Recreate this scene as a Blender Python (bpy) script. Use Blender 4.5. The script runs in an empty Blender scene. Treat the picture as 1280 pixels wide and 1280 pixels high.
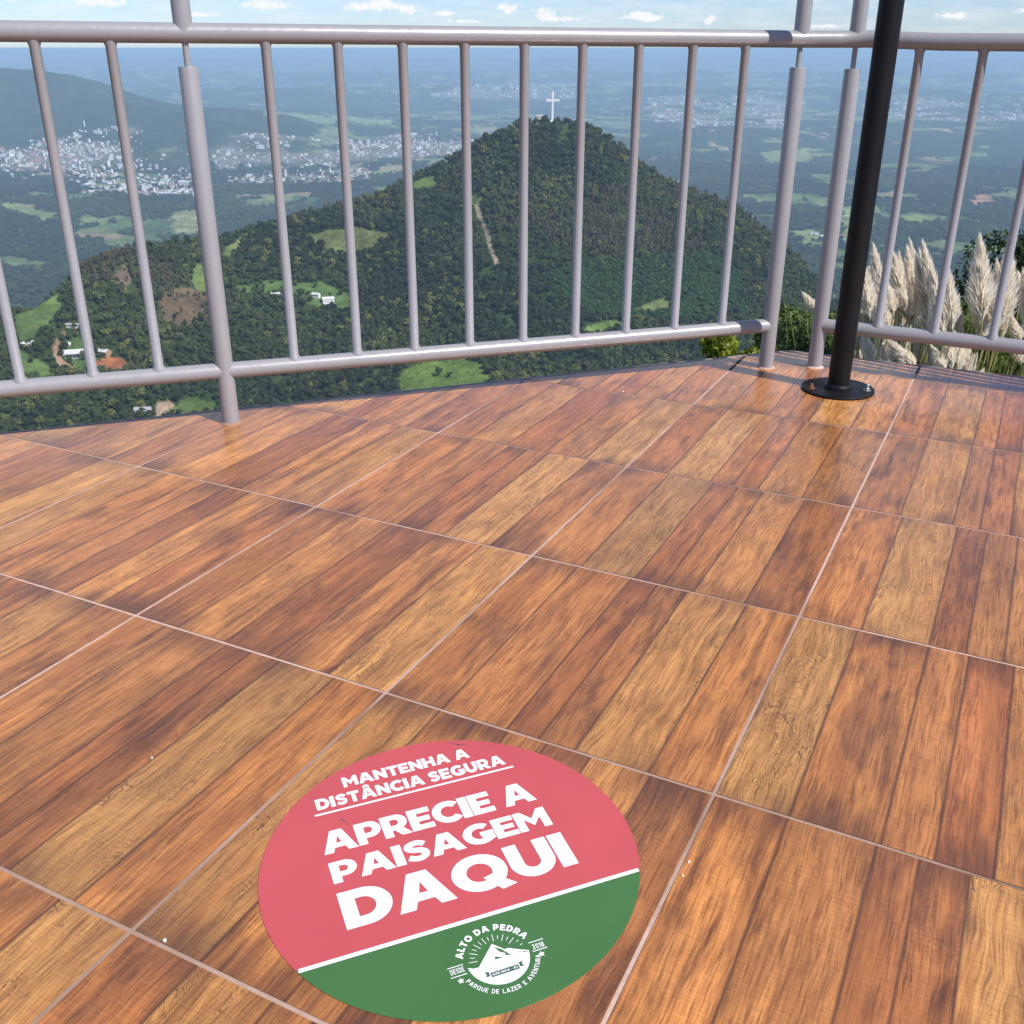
import bpy, math, random
import numpy as np
from mathutils import Vector, Matrix
from math import sin, cos, pi, radians

random.seed(7)
rng = np.random.default_rng(11)
scene = bpy.context.scene
COL = scene.collection

# ================================================================= helpers
def link(o, parent=None):
    COL.objects.link(o)
    if parent is not None:
        o.parent = parent
    return o

def tag(o, label=None, cat=None, group=None, kind=None):
    if label: o['label'] = label
    if cat: o['category'] = cat
    if group: o['group'] = group
    if kind: o['kind'] = kind
    return o

def thing(name, label, cat, loc=(0, 0, 0), rotz=0.0, group=None):
    o = bpy.data.objects.new(name, None)
    o.empty_display_size = 0.2
    o.location = loc
    o.rotation_euler = (0, 0, rotz)
    link(o)
    return tag(o, label, cat, group)

def dup(root, loc, rotz=0.0, scale=(1, 1, 1)):
    r = root.copy(); COL.objects.link(r)
    r.location = loc; r.rotation_euler = (0, 0, rotz); r.scale = scale
    for ch in list(root.children):
        c = ch.copy(); COL.objects.link(c); c.parent = r
        for g in list(ch.children):
            d = g.copy(); COL.objects.link(d); d.parent = c
    return r

class MB:
    """collects verts / faces / material slots and becomes one mesh object"""
    def __init__(self):
        self.v = []; self.f = []; self.mi = []; self.m = 0
    def face(self, idx):
        self.f.append(tuple(idx)); self.mi.append(self.m)
    def add(self, vs, fs):
        b = len(self.v)
        self.v.extend([tuple(map(float, p)) for p in vs])
        for q in fs: self.face([b + i for i in q])
        return self
    def box(self, c, s, rotz=0.0):
        x, y, z = s[0] / 2, s[1] / 2, s[2] / 2
        R = Matrix.Rotation(rotz, 3, 'Z')
        vs = [R @ Vector((a * x, b * y, d * z)) + Vector(c) for a in (-1, 1) for b in (-1, 1) for d in (-1, 1)]
        return self.add(vs, [(0, 1, 3, 2), (4, 6, 7, 5), (0, 4, 5, 1), (2, 3, 7, 6), (0, 2, 6, 4), (1, 5, 7, 3)])
    def tube(self, pts, rad, n=16, cap=True):
        pts = [Vector(p) for p in pts]
        if not hasattr(rad, '__len__'): rad = [rad] * len(pts)
        rings = []
        T0 = (pts[1] - pts[0]).normalized()
        up = Vector((0, 0, 1)) if abs(T0.z) < 0.9 else Vector((0, 1, 0))
        A = T0.cross(up).normalized()
        for i, p in enumerate(pts):
            if i == 0: T = pts[1] - pts[0]
            elif i == len(pts) - 1: T = pts[-1] - pts[-2]
            else: T = (pts[i + 1] - p).normalized() + (p - pts[i - 1]).normalized()
            T.normalize()
            A = (A - T * A.dot(T)).normalized(); B = T.cross(A)
            rings.append([p + (A * cos(2 * pi * k / n) + B * sin(2 * pi * k / n)) * rad[i] for k in range(n)])
        b = len(self.v)
        for r in rings: self.v.extend([tuple(q) for q in r])
        for i in range(len(pts) - 1):
            for k in range(n):
                k2 = (k + 1) % n
                self.face((b + i * n + k, b + i * n + k2, b + (i + 1) * n + k2, b + (i + 1) * n + k))
        if cap:
            self.face([b + k for k in range(n)][::-1])
            self.face([b + (len(pts) - 1) * n + k for k in range(n)])
        return self
    def lathe(self, prof, n=32, c=(0, 0, 0)):
        b = len(self.v)
        for (r, z) in prof:
            for k in range(n):
                a = 2 * pi * k / n
                self.v.append((c[0] + r * cos(a), c[1] + r * sin(a), c[2] + z))
        for i in range(len(prof) - 1):
            for k in range(n):
                k2 = (k + 1) % n
                self.face((b + i * n + k, b + i * n + k2, b + (i + 1) * n + k2, b + (i + 1) * n + k))
        self.face([b + k for k in range(n)][::-1])
        self.face([b + (len(prof) - 1) * n + k for k in range(n)])
        return self
    def prism(self, poly, z0, z1):
        n = len(poly)
        vs = [(x, y, z0) for x, y in poly] + [(x, y, z1) for x, y in poly]
        fs = [tuple(range(n))[::-1], tuple(range(n, 2 * n))] + [(i, (i + 1) % n, n + (i + 1) % n, n + i) for i in range(n)]
        return self.add(vs, fs)
    def mesh(self, name, mats, smooth=None):
        me = bpy.data.meshes.new(name)
        me.from_pydata(self.v, [], self.f)
        for m in (mats if isinstance(mats, (list, tuple)) else [mats]): me.materials.append(m)
        if any(self.mi): me.polygons.foreach_set('material_index', self.mi)
        me.update()
        if smooth is not None:
            me.polygons.foreach_set('use_smooth', [True] * len(me.polygons))
            me.set_sharp_from_angle(angle=radians(smooth))
        return me
    def build(self, name, mats, parent=None, smooth=None):
        return link(bpy.data.objects.new(name, self.mesh(name, mats, smooth)), parent)

def np_mesh(name, V, Fq, mat, smooth=False, nper=4):
    """fast mesh from numpy arrays with faces of equal size"""
    me = bpy.data.meshes.new(name)
    V = np.asarray(V, np.float32); Fq = np.asarray(Fq, np.int32)
    me.vertices.add(len(V)); me.vertices.foreach_set('co', V.ravel())
    me.loops.add(Fq.size); me.loops.foreach_set('vertex_index', Fq.ravel())
    me.polygons.add(len(Fq))
    me.polygons.foreach_set('loop_start', np.arange(0, Fq.size, nper, dtype=np.int32))
    me.polygons.foreach_set('loop_total', np.full(len(Fq), nper, np.int32))
    for m in (mat if isinstance(mat, (list, tuple)) else [mat]): me.materials.append(m)
    me.update(calc_edges=True)
    if smooth: me.polygons.foreach_set('use_smooth', np.ones(len(Fq), bool))
    return me

# ================================================================= node helpers
class NT:
    def __init__(self, nt):
        self.nt = nt; nt.nodes.clear()
    def n(self, typ, **kw):
        nd = self.nt.nodes.new(typ)
        for k, v in kw.items(): setattr(nd, k, v)
        return nd
    def l(self, a, b): self.nt.links.new(a, b)
    def val(self, sock, v):
        if hasattr(v, 'is_output') or isinstance(v, bpy.types.NodeSocket): self.l(v, sock)
        else: sock.default_value = v
    def math(self, op, a, b=0.0, c=None, clamp=False):
        nd = self.n('ShaderNodeMath', operation=op); nd.use_clamp = clamp
        self.val(nd.inputs[0], a); self.val(nd.inputs[1], b)
        if c is not None: self.val(nd.inputs[2], c)
        return nd.outputs[0]
    def vmul(self, v, s):
        nd = self.n('ShaderNodeVectorMath', operation='MULTIPLY')
        self.val(nd.inputs[0], v); self.val(nd.inputs[1], s)
        return nd.outputs[0]
    def vadd(self, v, s):
        nd = self.n('ShaderNodeVectorMath', operation='ADD')
        self.val(nd.inputs[0], v); self.val(nd.inputs[1], s)
        return nd.outputs[0]
    def noise(self, vec, scale, detail=3, rough=0.5, dist=0.0, out='Fac'):
        nd = self.n('ShaderNodeTexNoise')
        if vec is not None: self.l(vec, nd.inputs['Vector'])
        nd.inputs['Scale'].default_value = scale; nd.inputs['Detail'].default_value = detail
        nd.inputs['Roughness'].default_value = rough; nd.inputs['Distortion'].default_value = dist
        return nd.outputs[out]
    def ramp(self, fac, stops, interp='LINEAR'):
        nd = self.n('ShaderNodeValToRGB'); nd.color_ramp.interpolation = interp
        el = nd.color_ramp.elements
        while len(el) < len(stops): el.new(0.5)
        for e, (p, c) in zip(el, stops):
            e.position = p; e.color = (c, c, c, 1) if not hasattr(c, '__len__') else (*c[:3], 1)
        self.l(fac, nd.inputs[0])
        return nd.outputs[0]
    def mix(self, fac, a, b, typ='MIX'):
        nd = self.n('ShaderNodeMix', data_type='RGBA', blend_type=typ)
        self.val(nd.inputs[0], fac)
        for s, v in ((nd.inputs[6], a), (nd.inputs[7], b)):
            if hasattr(v, '__len__') and not isinstance(v, bpy.types.NodeSocket): s.default_value = (*v[:3], 1)
            else: self.l(v, s)
        return nd.outputs[2]
    def attr(self, name, out='Fac', typ='GEOMETRY'):
        nd = self.n('ShaderNodeAttribute', attribute_name=name, attribute_type=typ)
        return nd.outputs[out]

def mat_new(name):
    m = bpy.data.materials.new(name); m.use_nodes = True
    t = NT(m.node_tree)
    out = t.n('ShaderNodeOutputMaterial'); b = t.n('ShaderNodeBsdfPrincipled')
    t.l(b.outputs[0], out.inputs[0])
    return m, t, b

def simple(name, col, rough=0.6, var=0.12, scale=8.0, metal=0.0, spec=0.5, bump=0.0, detail=4):
    m, t, b = mat_new(name)
    tc = t.n('ShaderNodeTexCoord').outputs['Object']
    f = t.noise(tc, scale, detail)
    c = t.mix(f, [x * (1 - var) for x in col], [min(1, x * (1 + var)) for x in col])
    t.l(c, b.inputs['Base Color'])
    r = t.ramp(t.noise(tc, scale * 2.3, 3), [(0.3, max(0.02, rough - 0.08)), (0.7, min(1, rough + 0.08))])
    t.l(r, b.inputs['Roughness'])
    b.inputs['Metallic'].default_value = metal
    b.inputs['Specular IOR Level'].default_value = spec
    if bump:
        bp = t.n('ShaderNodeBump'); bp.inputs['Strength'].default_value = bump; bp.inputs['Distance'].default_value = 0.002
        t.l(t.noise(tc, scale * 6, 4), bp.inputs['Height']); t.l(bp.outputs[0], b.inputs['Normal'])
    return m

HAZE_COL = (.52, .77, 1.0, 1); HAZE_DEN = 8.6e-5; SKY_TINT = (.56, .68, .95)

# ================================================================= camera, sun, sky
cam_d = bpy.data.cameras.new('camera'); cam = bpy.data.objects.new('camera', cam_d); COL.objects.link(cam)
cam.location = (0, 0, 1.04)
cam.rotation_euler = (radians(90 - 24.598), 0, 0)
cam_d.sensor_width = 36; cam_d.lens = 36 * 1266.29 / 1280
cam_d.clip_start = 0.05; cam_d.clip_end = 200000
scene.camera = cam

SUN_EL, SUN_AZ = radians(46.5), math.atan2(0.772, -0.636)       # azimuth from +Y towards +X
sdir = Vector((sin(SUN_AZ) * cos(SUN_EL), cos(SUN_AZ) * cos(SUN_EL), sin(SUN_EL)))
sd = bpy.data.lights.new('sun', 'SUN'); sun = bpy.data.objects.new('sun', sd); COL.objects.link(sun)
sd.energy = 4.8; sd.angle = radians(0.55); sd.color = (1.0, 0.955, 0.89)
sun.rotation_euler = (-sdir).to_track_quat('-Z', 'Y').to_euler(); sun.location = (20, -20, 40)

w = bpy.data.worlds.new('World'); scene.world = w; w.use_nodes = True
t = NT(w.node_tree)
out = t.n('ShaderNodeOutputWorld'); bg = t.n('ShaderNodeBackground'); bc = t.n('ShaderNodeBackground'); mx = t.n('ShaderNodeMixShader')
sky = t.n('ShaderNodeTexSky', sky_type='NISHITA')
sky.sun_disc = False; sky.sun_elevation = SUN_EL; sky.sun_rotation = SUN_AZ
sky.altitude = 700; sky.air_density = 1.0; sky.dust_density = 0.3; sky.ozone_density = 1.5
t.l(t.mix(1.0, sky.outputs[0], SKY_TINT, 'MULTIPLY'), bg.inputs[0]); bg.inputs[1].default_value = 0.12
# small low fair-weather clouds; broad unseen ones higher up are added for floor glare
d = t.n('ShaderNodeTexCoord').outputs['Generated']
sep = t.n('ShaderNodeSeparateXYZ'); t.l(d, sep.inputs[0])
azn = t.math('MULTIPLY', t.math('ARCTAN2', sep.outputs[0], sep.outputs[1]), 57.2958)
eln = t.math('MULTIPLY', t.math('ARCSINE', sep.outputs[2]), 57.2958)
acc = None
for a0, e0, sa, se in ((-24.2, 2.25, 2.2, .30), (-19.9, 1.98, 1.6, .20), (-12.2, 1.95, 1.5, .28), (-7.6, 1.90, .95, .24), (-6.4, 2.05, .8, .22), (-5.2, 1.80, .7, .22),
                       (-3.4, 1.62, .7, .14), (-.25, 1.85, .62, .30), (1.65, 1.58, .55, .33), (6.3, 1.50, 1.0, .24), (7.1, 1.36, .7, .16), (2.7, 1.35, .8, .12), (10.0, 1.3, .3, .25), (21.4, 1.42, .8, .2), (24.6, 1.6, .6, .18),
                       (-2.4, 1.25, 1.0, .10), (15.5, 1.0, 1.2, .1), (-15.5, 1.5, 1.0, .12), (34, 4, 6, 1.2), (-36, 6, 8, 2.2), (4, 8, 8, 1.8), (-20, 14, 16, 5), (16, 17, 12, 4), (-42, 24, 16, 7)):
    q = t.math('ADD', t.math('POWER', t.math('DIVIDE', t.math('SUBTRACT', azn, a0), sa), 2.0), t.math('POWER', t.math('DIVIDE', t.math('SUBTRACT', eln, e0), se), 2.0))
    g = t.math('EXPONENT', t.math('MULTIPLY', q, -1.0))
    acc = g if acc is None else t.math('ADD', acc, g)
cv = t.n('ShaderNodeCombineXYZ'); t.l(azn, cv.inputs[0]); t.l(t.math('MULTIPLY', eln, 1.6), cv.inputs[1])
nz = t.noise(cv.outputs[0], 2.6, 6, 0.62)
den = t.math('ADD', acc, t.math('MULTIPLY', t.math('SUBTRACT', nz, 0.52), 2.1))
msk = t.ramp(den, [(0.30, 0.0), (0.80, 1.0)])
cz = t.n('ShaderNodeCombineXYZ'); t.l(t.math('MULTIPLY', azn, 0.35), cz.inputs[0]); t.l(t.math('MULTIPLY', eln, 2.2), cz.inputs[1])
wisp = t.ramp(t.noise(cz.outputs[0], 1.1, 5, 0.6), [(0.42, 0.0), (0.8, 0.55)])
msk2 = t.math('MULTIPLY', t.math('MAXIMUM', msk, wisp), t.ramp(eln, [(0.0, 0.0), (0.9, 0.95)]))
ctop = t.mix(nz, (0.86, 0.87, 0.92), (1.0, 0.99, 0.98))
t.l(ctop, bc.inputs[0]); bc.inputs[1].default_value = 0.84
t.l(msk2, mx.inputs[0]); t.l(bg.outputs[0], mx.inputs[1]); t.l(bc.outputs[0], mx.inputs[2]); t.l(mx.outputs[0], out.inputs[0])

scene.view_settings.view_transform = 'Standard'; scene.view_settings.look = 'None'
scene.view_settings.exposure = 0.32; scene.view_settings.gamma = 1.0

cy = scene.cycles
cy.max_bounces = 8; cy.diffuse_bounces = 4; cy.glossy_bounces = 2; cy.transmission_bounces = 5; cy.volume_bounces = 0; cy.transparent_max_bounces = 4

HILL_TABLE = [(-60, 800, -420, 640, -330), (-29.31, 960, -218.4, 770, -302), (-27.0, 1000, -216.3, 800, -298), (-25.46, 1030, -218.1, 804, -297), (-23.98, 1070, -211.2, 808, -296), (-23.06, 1090, -197.0, 810, -296), (-21.64, 1120, -194.7, 813, -295), (-19.81, 1160, -193.1, 818, -294), (-18.19, 1200, -196.3, 822, -294), (-16.35, 1230, -198.6, 826, -293), (-14.66, 1260, -195.8, 830, -292), (-12.54, 1290, -192.6, 833, -291), (-10.38, 1310, -181.7, 836, -290), (-9.09, 1320, -178.0, 838, -289), (-6.92, 1340, -168.0, 841, -288), (-5.16, 1360, -147.4, 843, -287), (-3.43, 1380, -133.2, 845, -287), (-1.7, 1390, -109.8, 848, -286), (0.42, 1398, -89.1, 850, -286), (2.11, 1400, -84.3, 850, -288), (3.8, 1400, -88.1, 850, -290), (5.08, 1395, -104.0, 850, -292), (6.84, 1385, -135.9, 850, -294), (8.16, 1375, -155.0, 850, -296), (9.9, 1365, -168.7, 850, -298), (12.06, 1345, -181.4, 849, -309), (13.87, 1330, -211.8, 846, -327), (15.68, 1310, -238.7, 843, -345), (17.11, 1290, -268.9, 841, -356), (18.58, 1270, -304.0, 839, -368), (20.51, 1250, -341.1, 837, -382), (24.69, 1230, -352.1, 830, -420), (40, 1150, -560, 800, -480), (70, 1100, -600, 800, -560)]
MOUNT_BACK = [(-60, 9000, -300), (-28.79, 9000, -122), (-24.84, 8900, -125), (-23.13, 8800, -141), (-21.74, 8700, -173), (-20.36, 8600, -232), (-18.6, 8500, -330), (-16.75, 8400, -389), (-12.83, 8400, -419), (-10.86, 8300, -490), (-7.859999999999999, 8200, -640)]
MOUNT_FRONT = [(-60, 7900, -500), (-29.42, 7900, -499), (-25.32, 7800, -453), (-23.09, 7750, -369), (-21.19, 7700, -294), (-19.01, 7650, -325), (-16.78, 7600, -387), (-14.1, 7500, -462), (-11.74, 7400, -536), (-9.32, 7300, -608), (-6.32, 7200, -640)]

# ---------------------------------------------------------------- terrain maths (metres; deck surface is z = 0)
def sstep(a, b, x):
    t = np.clip((x - a) / (b - a), 0, 1)
    return t * t * (3 - 2 * t)

def vnoise(x, y, seed):
    xi = np.floor(x).astype(np.int64); yi = np.floor(y).astype(np.int64)
    fx = x - xi; fy = y - yi
    fx = fx * fx * (3 - 2 * fx); fy = fy * fy * (3 - 2 * fy)
    def hsh(a, b):
        n = (a * 374761393 + b * 668265263 + seed * 974634777) & 0x7fffffff
        n = ((n ^ (n >> 13)) * 1274126177) & 0x7fffffff
        n = (n ^ (n >> 16)) & 0xffff
        return n / 32767.5 - 1.0
    v00 = hsh(xi, yi); v10 = hsh(xi + 1, yi); v01 = hsh(xi, yi + 1); v11 = hsh(xi + 1, yi + 1)
    return (v00 * (1 - fx) + v10 * fx) * (1 - fy) + (v01 * (1 - fx) + v11 * fx) * fy

def fbm(x, y, wl, octv, seed):
    s = 0; a = 1.0; t = 0
    for k in range(octv):
        s = s + a * vnoise(x / wl + 17.3 * k, y / wl - 9.1 * k, seed + k); t += a
        a *= 0.5; wl *= 0.5
    return s / t

# crest of the hill with the cross: bearing (deg), distance, height, then foot distance and height
HILL = np.array(HILL_TABLE)

def terrain(x, y):
    x = np.asarray(x, float); y = np.asarray(y, float)
    r = np.hypot(x, y); az = np.degrees(np.arctan2(x, y))
    # rolling valley floor
    z = -600 + 55 * fbm(x, y, 1100, 4, 3) * sstep(1800, 3500, r) + 90 * fbm(x, y, 3800, 4, 11) * sstep(7000, 16000, r)
    z = z + 70 * sstep(9000, 30000, r)
    # ranges far behind the towns
    for r0, zt, wf, wb, amp, wl, sd in ((14500, -470, 2200, 1500, 60, 3000, 21), (21000, -400, 3000, 2500, 60, 5000, 31), (30000, -250, 4000, 3000, 60, 6000, 41), (42000, -120, 7000, 9000, 70, 9000, 51)):
        rr = r + 1800 * fbm(x, y, 6000, 2, sd + 5)
        crest = zt + amp * fbm(az * 0.35 * wl / 9000 * 40, 0 * az, 7.0, 4, sd)
        p = np.where(rr < r0, np.clip(1 - (r0 - rr) / wf, 0, 1), np.clip(1 - (rr - r0) / wb, 0, 1))
        p = p * p * (3 - 2 * p)
        z = np.maximum(z, z + (crest - z) * p)
    # long forested mountain behind the town, in two spurs
    for tab, wf, wb in ((MOUNT_BACK, 1500, 1600), (MOUNT_FRONT, 1250, 900)):
        t = np.array(tab)
        rs = np.interp(az, t[:, 0], t[:, 1]); zs = np.interp(az, t[:, 0], t[:, 2])
        zs = zs + 14 * fbm(x, y, 700, 3, 61)
        p = np.where(r < rs, np.clip(1 - (rs - r) / wf, 0, 1), np.clip(1 - (r - rs) / wb, 0, 1))
        p = np.where(r < rs, p ** 1.15, p * p * (3 - 2 * p))
        gl = 1 + 0.12 * fbm(x, y, 500, 3, 67) * p * (1 - p) * 4
        z = np.maximum(z, z + (zs - z) * np.clip(p * gl, 0, 1))
    # hill with the cross
    rs = np.interp(az, HILL[:, 0], HILL[:, 1]); zs = np.interp(az, HILL[:, 0], HILL[:, 2])
    rf = np.interp(az, HILL[:, 0], HILL[:, 3]); zf = np.interp(az, HILL[:, 0], HILL[:, 4])
    t = np.clip((rs - r) / (rs - rf), 0, 1)
    face = zs + (zf - zs) * (1 - (1 - t) ** 1.33)
    face = face + 13 * fbm(x, y, 170, 4, 71) * np.clip(t * 5, 0, 1) * np.clip((r - 560) / 200, 0, 1)
    back = zs - 0.52 * (r - rs)
    h = np.where(r < rs, face, back)
    # the near side: the slope that carries the lookout
    wn = np.interp(r, [620, 790], [1, 0])
    near = np.interp(r, [0.5, 4, 10, 18, 60, 200, 450, 620, 800], [-2.5, -2.6, -3.6, -8.5, -52, -165, -285, -308, -305])
    h = h * (1 - wn) + near * wn
    return np.maximum(z, h)
# ================================================================= the ground (one sheet to the horizon)
FIELDS = {   # plan outlines of clearings on the hill: (colour, polygon)
    'olive': ((.125, .145, .05), [(-248, 1235), (-220, 1244), (-192, 1250), (-141, 1235), (-151, 1208), (-171, 1188), (-199, 1189), (-230, 1211)]),
    'meadow': ((.095, .145, .030), [(-105, 922), (-83, 935), (-49, 943), (-30, 921), (-20, 895), (-15, 872), (-30, 840), (-56, 835), (-98, 845)]),
    'grass_a': ((.12, .19, .05), [(64, 997), (81, 1013), (103, 1031), (135, 1043), (125, 1025), (84, 999)]),
    'slope': ((.10, .155, .045), [(-448, 898), (-450, 960), (-436, 975), (-422, 924), (-422, 899), (-434, 869)]),
    'strip': ((.13, .18, .055), [(-344, 1110), (-339, 1123), (-327, 1102), (-318, 1065), (-328, 1059), (-339, 1079)]),
    'bare': ((.14, .10, .06), [(-355, 1021), (-346, 1058), (-316, 1068), (-300, 1023), (-318, 979), (-344, 967)]),
    'bare_b': ((.15, .11, .08), [(-401, 1023), (-394, 1050), (-383, 1025), (-386, 997)]),
    'green_a': ((.085, .14, .035), [(-129, 1340), (-101, 1351), (-94, 1330), (-99, 1316), (-125, 1323)]),
    'green_b': ((.12, .16, .045), [(-50, 1285), (-38, 1284), (-35, 1266), (-45, 1252), (-52, 1268)]),
    'yard': ((.10, .16, .045), [(-408, 907), (-387, 904), (-376, 889), (-369, 869), (-383, 863), (-395, 873)]),
    'track': ((.33, .22, .14), [(-412, 904), (-410, 914), (-406, 899), (-402, 880), (-395, 869), (-387, 866), (-387, 858), (-397, 861), (-404, 872)]),
    'soil': ((.33, .13, .06), [(-372, 878), (-359, 888), (-345, 882), (-342, 866), (-363, 854)]),
    'meadow_c': ((.09, .135, .035), [(-296, 819), (-290, 839), (-277, 849), (-260, 847), (-259, 833), (-280, 823)]),
    'track_b': ((.34, .25, .17), [(-305, 805), (-303, 824), (-306, 835), (-299, 839), (-292, 833), (-296, 821), (-299, 805)]),
    'light': ((.12, .15, .05), [(-325, 1143), (-327, 1180), (-317, 1209), (-307, 1219), (-311, 1194), (-318, 1169), (-319, 1142)]),
    'clear': ((.085, .145, .04), [(-300, 1089), (-263, 1117), (-211, 1121), (-172, 1088), (-173, 1070), (-207, 1066), (-250, 1090), (-287, 1068)]),
    'yard_b': ((.095, .15, .045), [(-430, 856), (-404, 856), (-393, 839), (-407, 826), (-421, 831)]),
    'grass_d': ((.13, .16, .06), [(131, 1070), (169, 1100), (174, 1084), (148, 1067)]),
}
PLANT = [(43, 1096), (88, 1133), (143, 1152), (224, 1200), (261, 1169), (256, 1111), (204, 1065), (134, 1049), (82, 1030), (50, 1054)]
FAR_FIELDS = {
    'a': ((.17, .23, .07), [(-2094, 4296), (-1978, 4252), (-1777, 4109), (-1713, 3972), (-1788, 3950), (-1954, 4123), (-2019, 4128)]),
    'b': ((.16, .22, .07), [(-1713, 4107), (-1568, 4009), (-1535, 3956), (-1630, 3929)]),
    'c': ((.21, .22, .10), [(-1379, 4243), (-1310, 4343), (-1196, 4103), (-1171, 3844), (-1208, 3767), (-1282, 3946)]),
    'd': ((.14, .21, .07), [(-1697, 3410), (-1563, 3341), (-1479, 3265), (-1440, 3145), (-1619, 3237)]),
    'e': ((.19, .25, .09), [(-2969, 12250), (-1670, 10300), (-1529, 9410), (-1807, 7907)]),
    'f': ((.2, .26, .09), [(-1985, 11247), (-1567, 10634), (-1116, 10092), (-1064, 9474), (-1494, 9636)]),
    'g': ((.17, .23, .08), [(1332, 4308), (1521, 4436), (1531, 4264), (1170, 3438), (1037, 3261)]),
    'h': ((.17, .24, .07), [(1472, 3959), (1657, 4125), (1602, 3903), (1430, 3719)]),
    'i': ((.3, .26, .14), [(1494, 8041), (1494, 7367), (1410, 7124), (1403, 7596)]),
    'j': ((.2, .25, .09), [(1654, 7142), (2030, 7359), (1871, 6659), (1509, 6285)]),
    'k': ((.36, .2, .13), [(2044, 4735), (2159, 4738), (2023, 4387), (1895, 4320)]),
    'l': ((.17, .23, .08), [(953, 3637), (1082, 3699), (1042, 3412), (928, 3328)]),
    'n': ((.3, .24, .15), [(-773, 6049), (-654, 6233), (-574, 5877), (-678, 5631)]),
}
TRACK = [(-42, 1258), (-38, 1231), (-32, 1206), (-27, 1180), (-23, 1158), (-16, 1124)]

def inpoly(x, y, poly):
    res = np.zeros(x.shape, bool); n = len(poly)
    for i in range(n):
        x0, y0 = poly[i]; x1, y1 = poly[(i + 1) % n]
        if y0 == y1: continue
        c = (y0 > y) != (y1 > y)
        res ^= c & (x < (x1 - x0) * (y - y0) / (y1 - y0) + x0)
    return res

def track_dist(x, y):
    dmin = np.full(x.shape, 1e9)
    for (x0, y0), (x1, y1) in zip(TRACK[:-1], TRACK[1:]):
        dx, dy = x1 - x0, y1 - y0
        q = np.clip(((x - x0) * dx + (y - y0) * dy) / (dx * dx + dy * dy), 0, 1)
        dmin = np.minimum(dmin, np.hypot(x - x0 - q * dx, y - y0 - q * dy))
    return dmin

TOWNS = [   # plan outline, number of buildings, size range, share of tall blocks, label wording
    ([(-3300, 6700), (-2300, 6750), (-1900, 5750), (-2500, 5300)], 640, (9, 26), .10, 'the dense town at the left below the dark mountain'),
    ([(-2350, 6750), (-1977, 6837), (-1395, 4750), (-1900, 4700), (-2350, 5350)], 420, (8, 22), .02, 'the dense town at the left below the dark mountain'),
    ([(-1905, 6650), (-1067, 7963), (-687, 5200), (-1400, 5300)], 330, (8, 24), .02, 'the loose settlement between the left post and the hill'),
    ([(-1318, 8082), (-150, 8700), (-120, 6300), (-1000, 6800)], 330, (9, 28), .06, 'the town showing left of the hill top'),
    ([(-1564, 18500), (1290, 18500), (929, 14115), (-1128, 14016)], 420, (18, 46), 0, 'the pale far town beyond the white cross'),
    ([(1737, 14000), (3787, 14000), (2248, 8600), (1200, 8900)], 420, (14, 40), 0, 'the scattered town right of the hill top'),
    ([(4049, 12699), (5674, 12096), (4625, 9789), (3300, 10000)], 330, (14, 40), 0, 'the far town behind the right railing'),
    ([(1040, 3560), (1190, 3590), (1120, 3440), (1010, 3450)], 6, (14, 26), 0, 'the valley floor behind the corner post'),
]

def town_density(x, y):
    d = np.zeros(x.shape)
    for poly, *_ in TOWNS[:7]:
        d = np.maximum(d, inpoly(x, y, poly) * 1.0)
    return d

az_f = np.arange(-31, 31.001, 0.068)
az_c1 = np.arange(34, 180.1, 4.0); az_c0 = np.arange(-176, -33.9, 4.0)
AZ = np.radians(np.concatenate([az_c0, az_f, az_c1]))
RR = np.concatenate([[0.5, 2, 4], np.geomspace(6, 700, 75), np.linspace(706, 1480, 240), np.geomspace(1500, 6500, 230), np.geomspace(6650, 62000, 190)])
A2, R2 = np.meshgrid(AZ, RR)
X = R2 * np.sin(A2); Y = R2 * np.cos(A2); Z = terrain(X, Y)
slope_back = np.abs(np.degrees(A2)) > 100
Z = np.where(slope_back, np.maximum(Z, -3.4 - 0.02 * R2), Z)
nr, na = X.shape
ii, jj = np.meshgrid(np.arange(nr - 1), np.arange(na), indexing='ij')
j2 = (jj + 1) % na
quads = np.stack([ii * na + jj, ii * na + j2, (ii + 1) * na + j2, (ii + 1) * na + jj], -1).reshape(-1, 4)[:, ::-1]

# ground cover colours (albedo; the far forest also carries canopy shade)
forest = np.array([.026, .045, .014]); forest2 = np.array([.048, .072, .022])
k = np.clip(0.5 + 0.9 * fbm(X, Y, 60, 3, 91), 0, 1)[..., None]
cov = forest * (1 - k) + forest2 * k
cov = cov * (1 - .30 * sstep(5200, 6600, R2))[..., None]  # far forest colour darkened to stand in for canopy self-shadow
far_w = sstep(1900, 2600, R2)
gx = np.abs(np.gradient(Z, axis=0) / np.gradient(R2, axis=0))
flat = (1 - sstep(.10, .22, gx)) * np.where((R2 > 6300) & (R2 < 9800) & (Z > -545) & (np.degrees(A2) < -7), .12, 1)
def field_parts(X, Y):
    R_ = np.hypot(X, Y)
    f1 = fbm(X, Y, 330, 4, 103) + 0.40 * fbm(X, Y, 2600, 2, 107)
    cellx = np.floor(X / 120 + 1.2 * fbm(X, Y, 260, 2, 131)); celly = np.floor(Y / 210 + 1.2 * fbm(X, Y, 260, 2, 137))
    cid = np.abs(np.sin(cellx * 12.9898 + celly * 78.233) * 43758.5453) % 1.0
    m = sstep(.20, .27, f1 + (cid - .5) * .34) * sstep(1900, 2600, R_) * (0.65 + 0.35 * sstep(2500, 9000, R_))
    return cid, m
cid, fm = field_parts(X, Y)
fcol = np.where((cid < .55)[..., None], np.array([.13, .19, .06]), np.where((cid < .8)[..., None], np.array([.18, .22, .085]), np.where((cid < .93)[..., None], np.array([.07, .12, .035]), np.array([.3, .22, .14]))))
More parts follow.
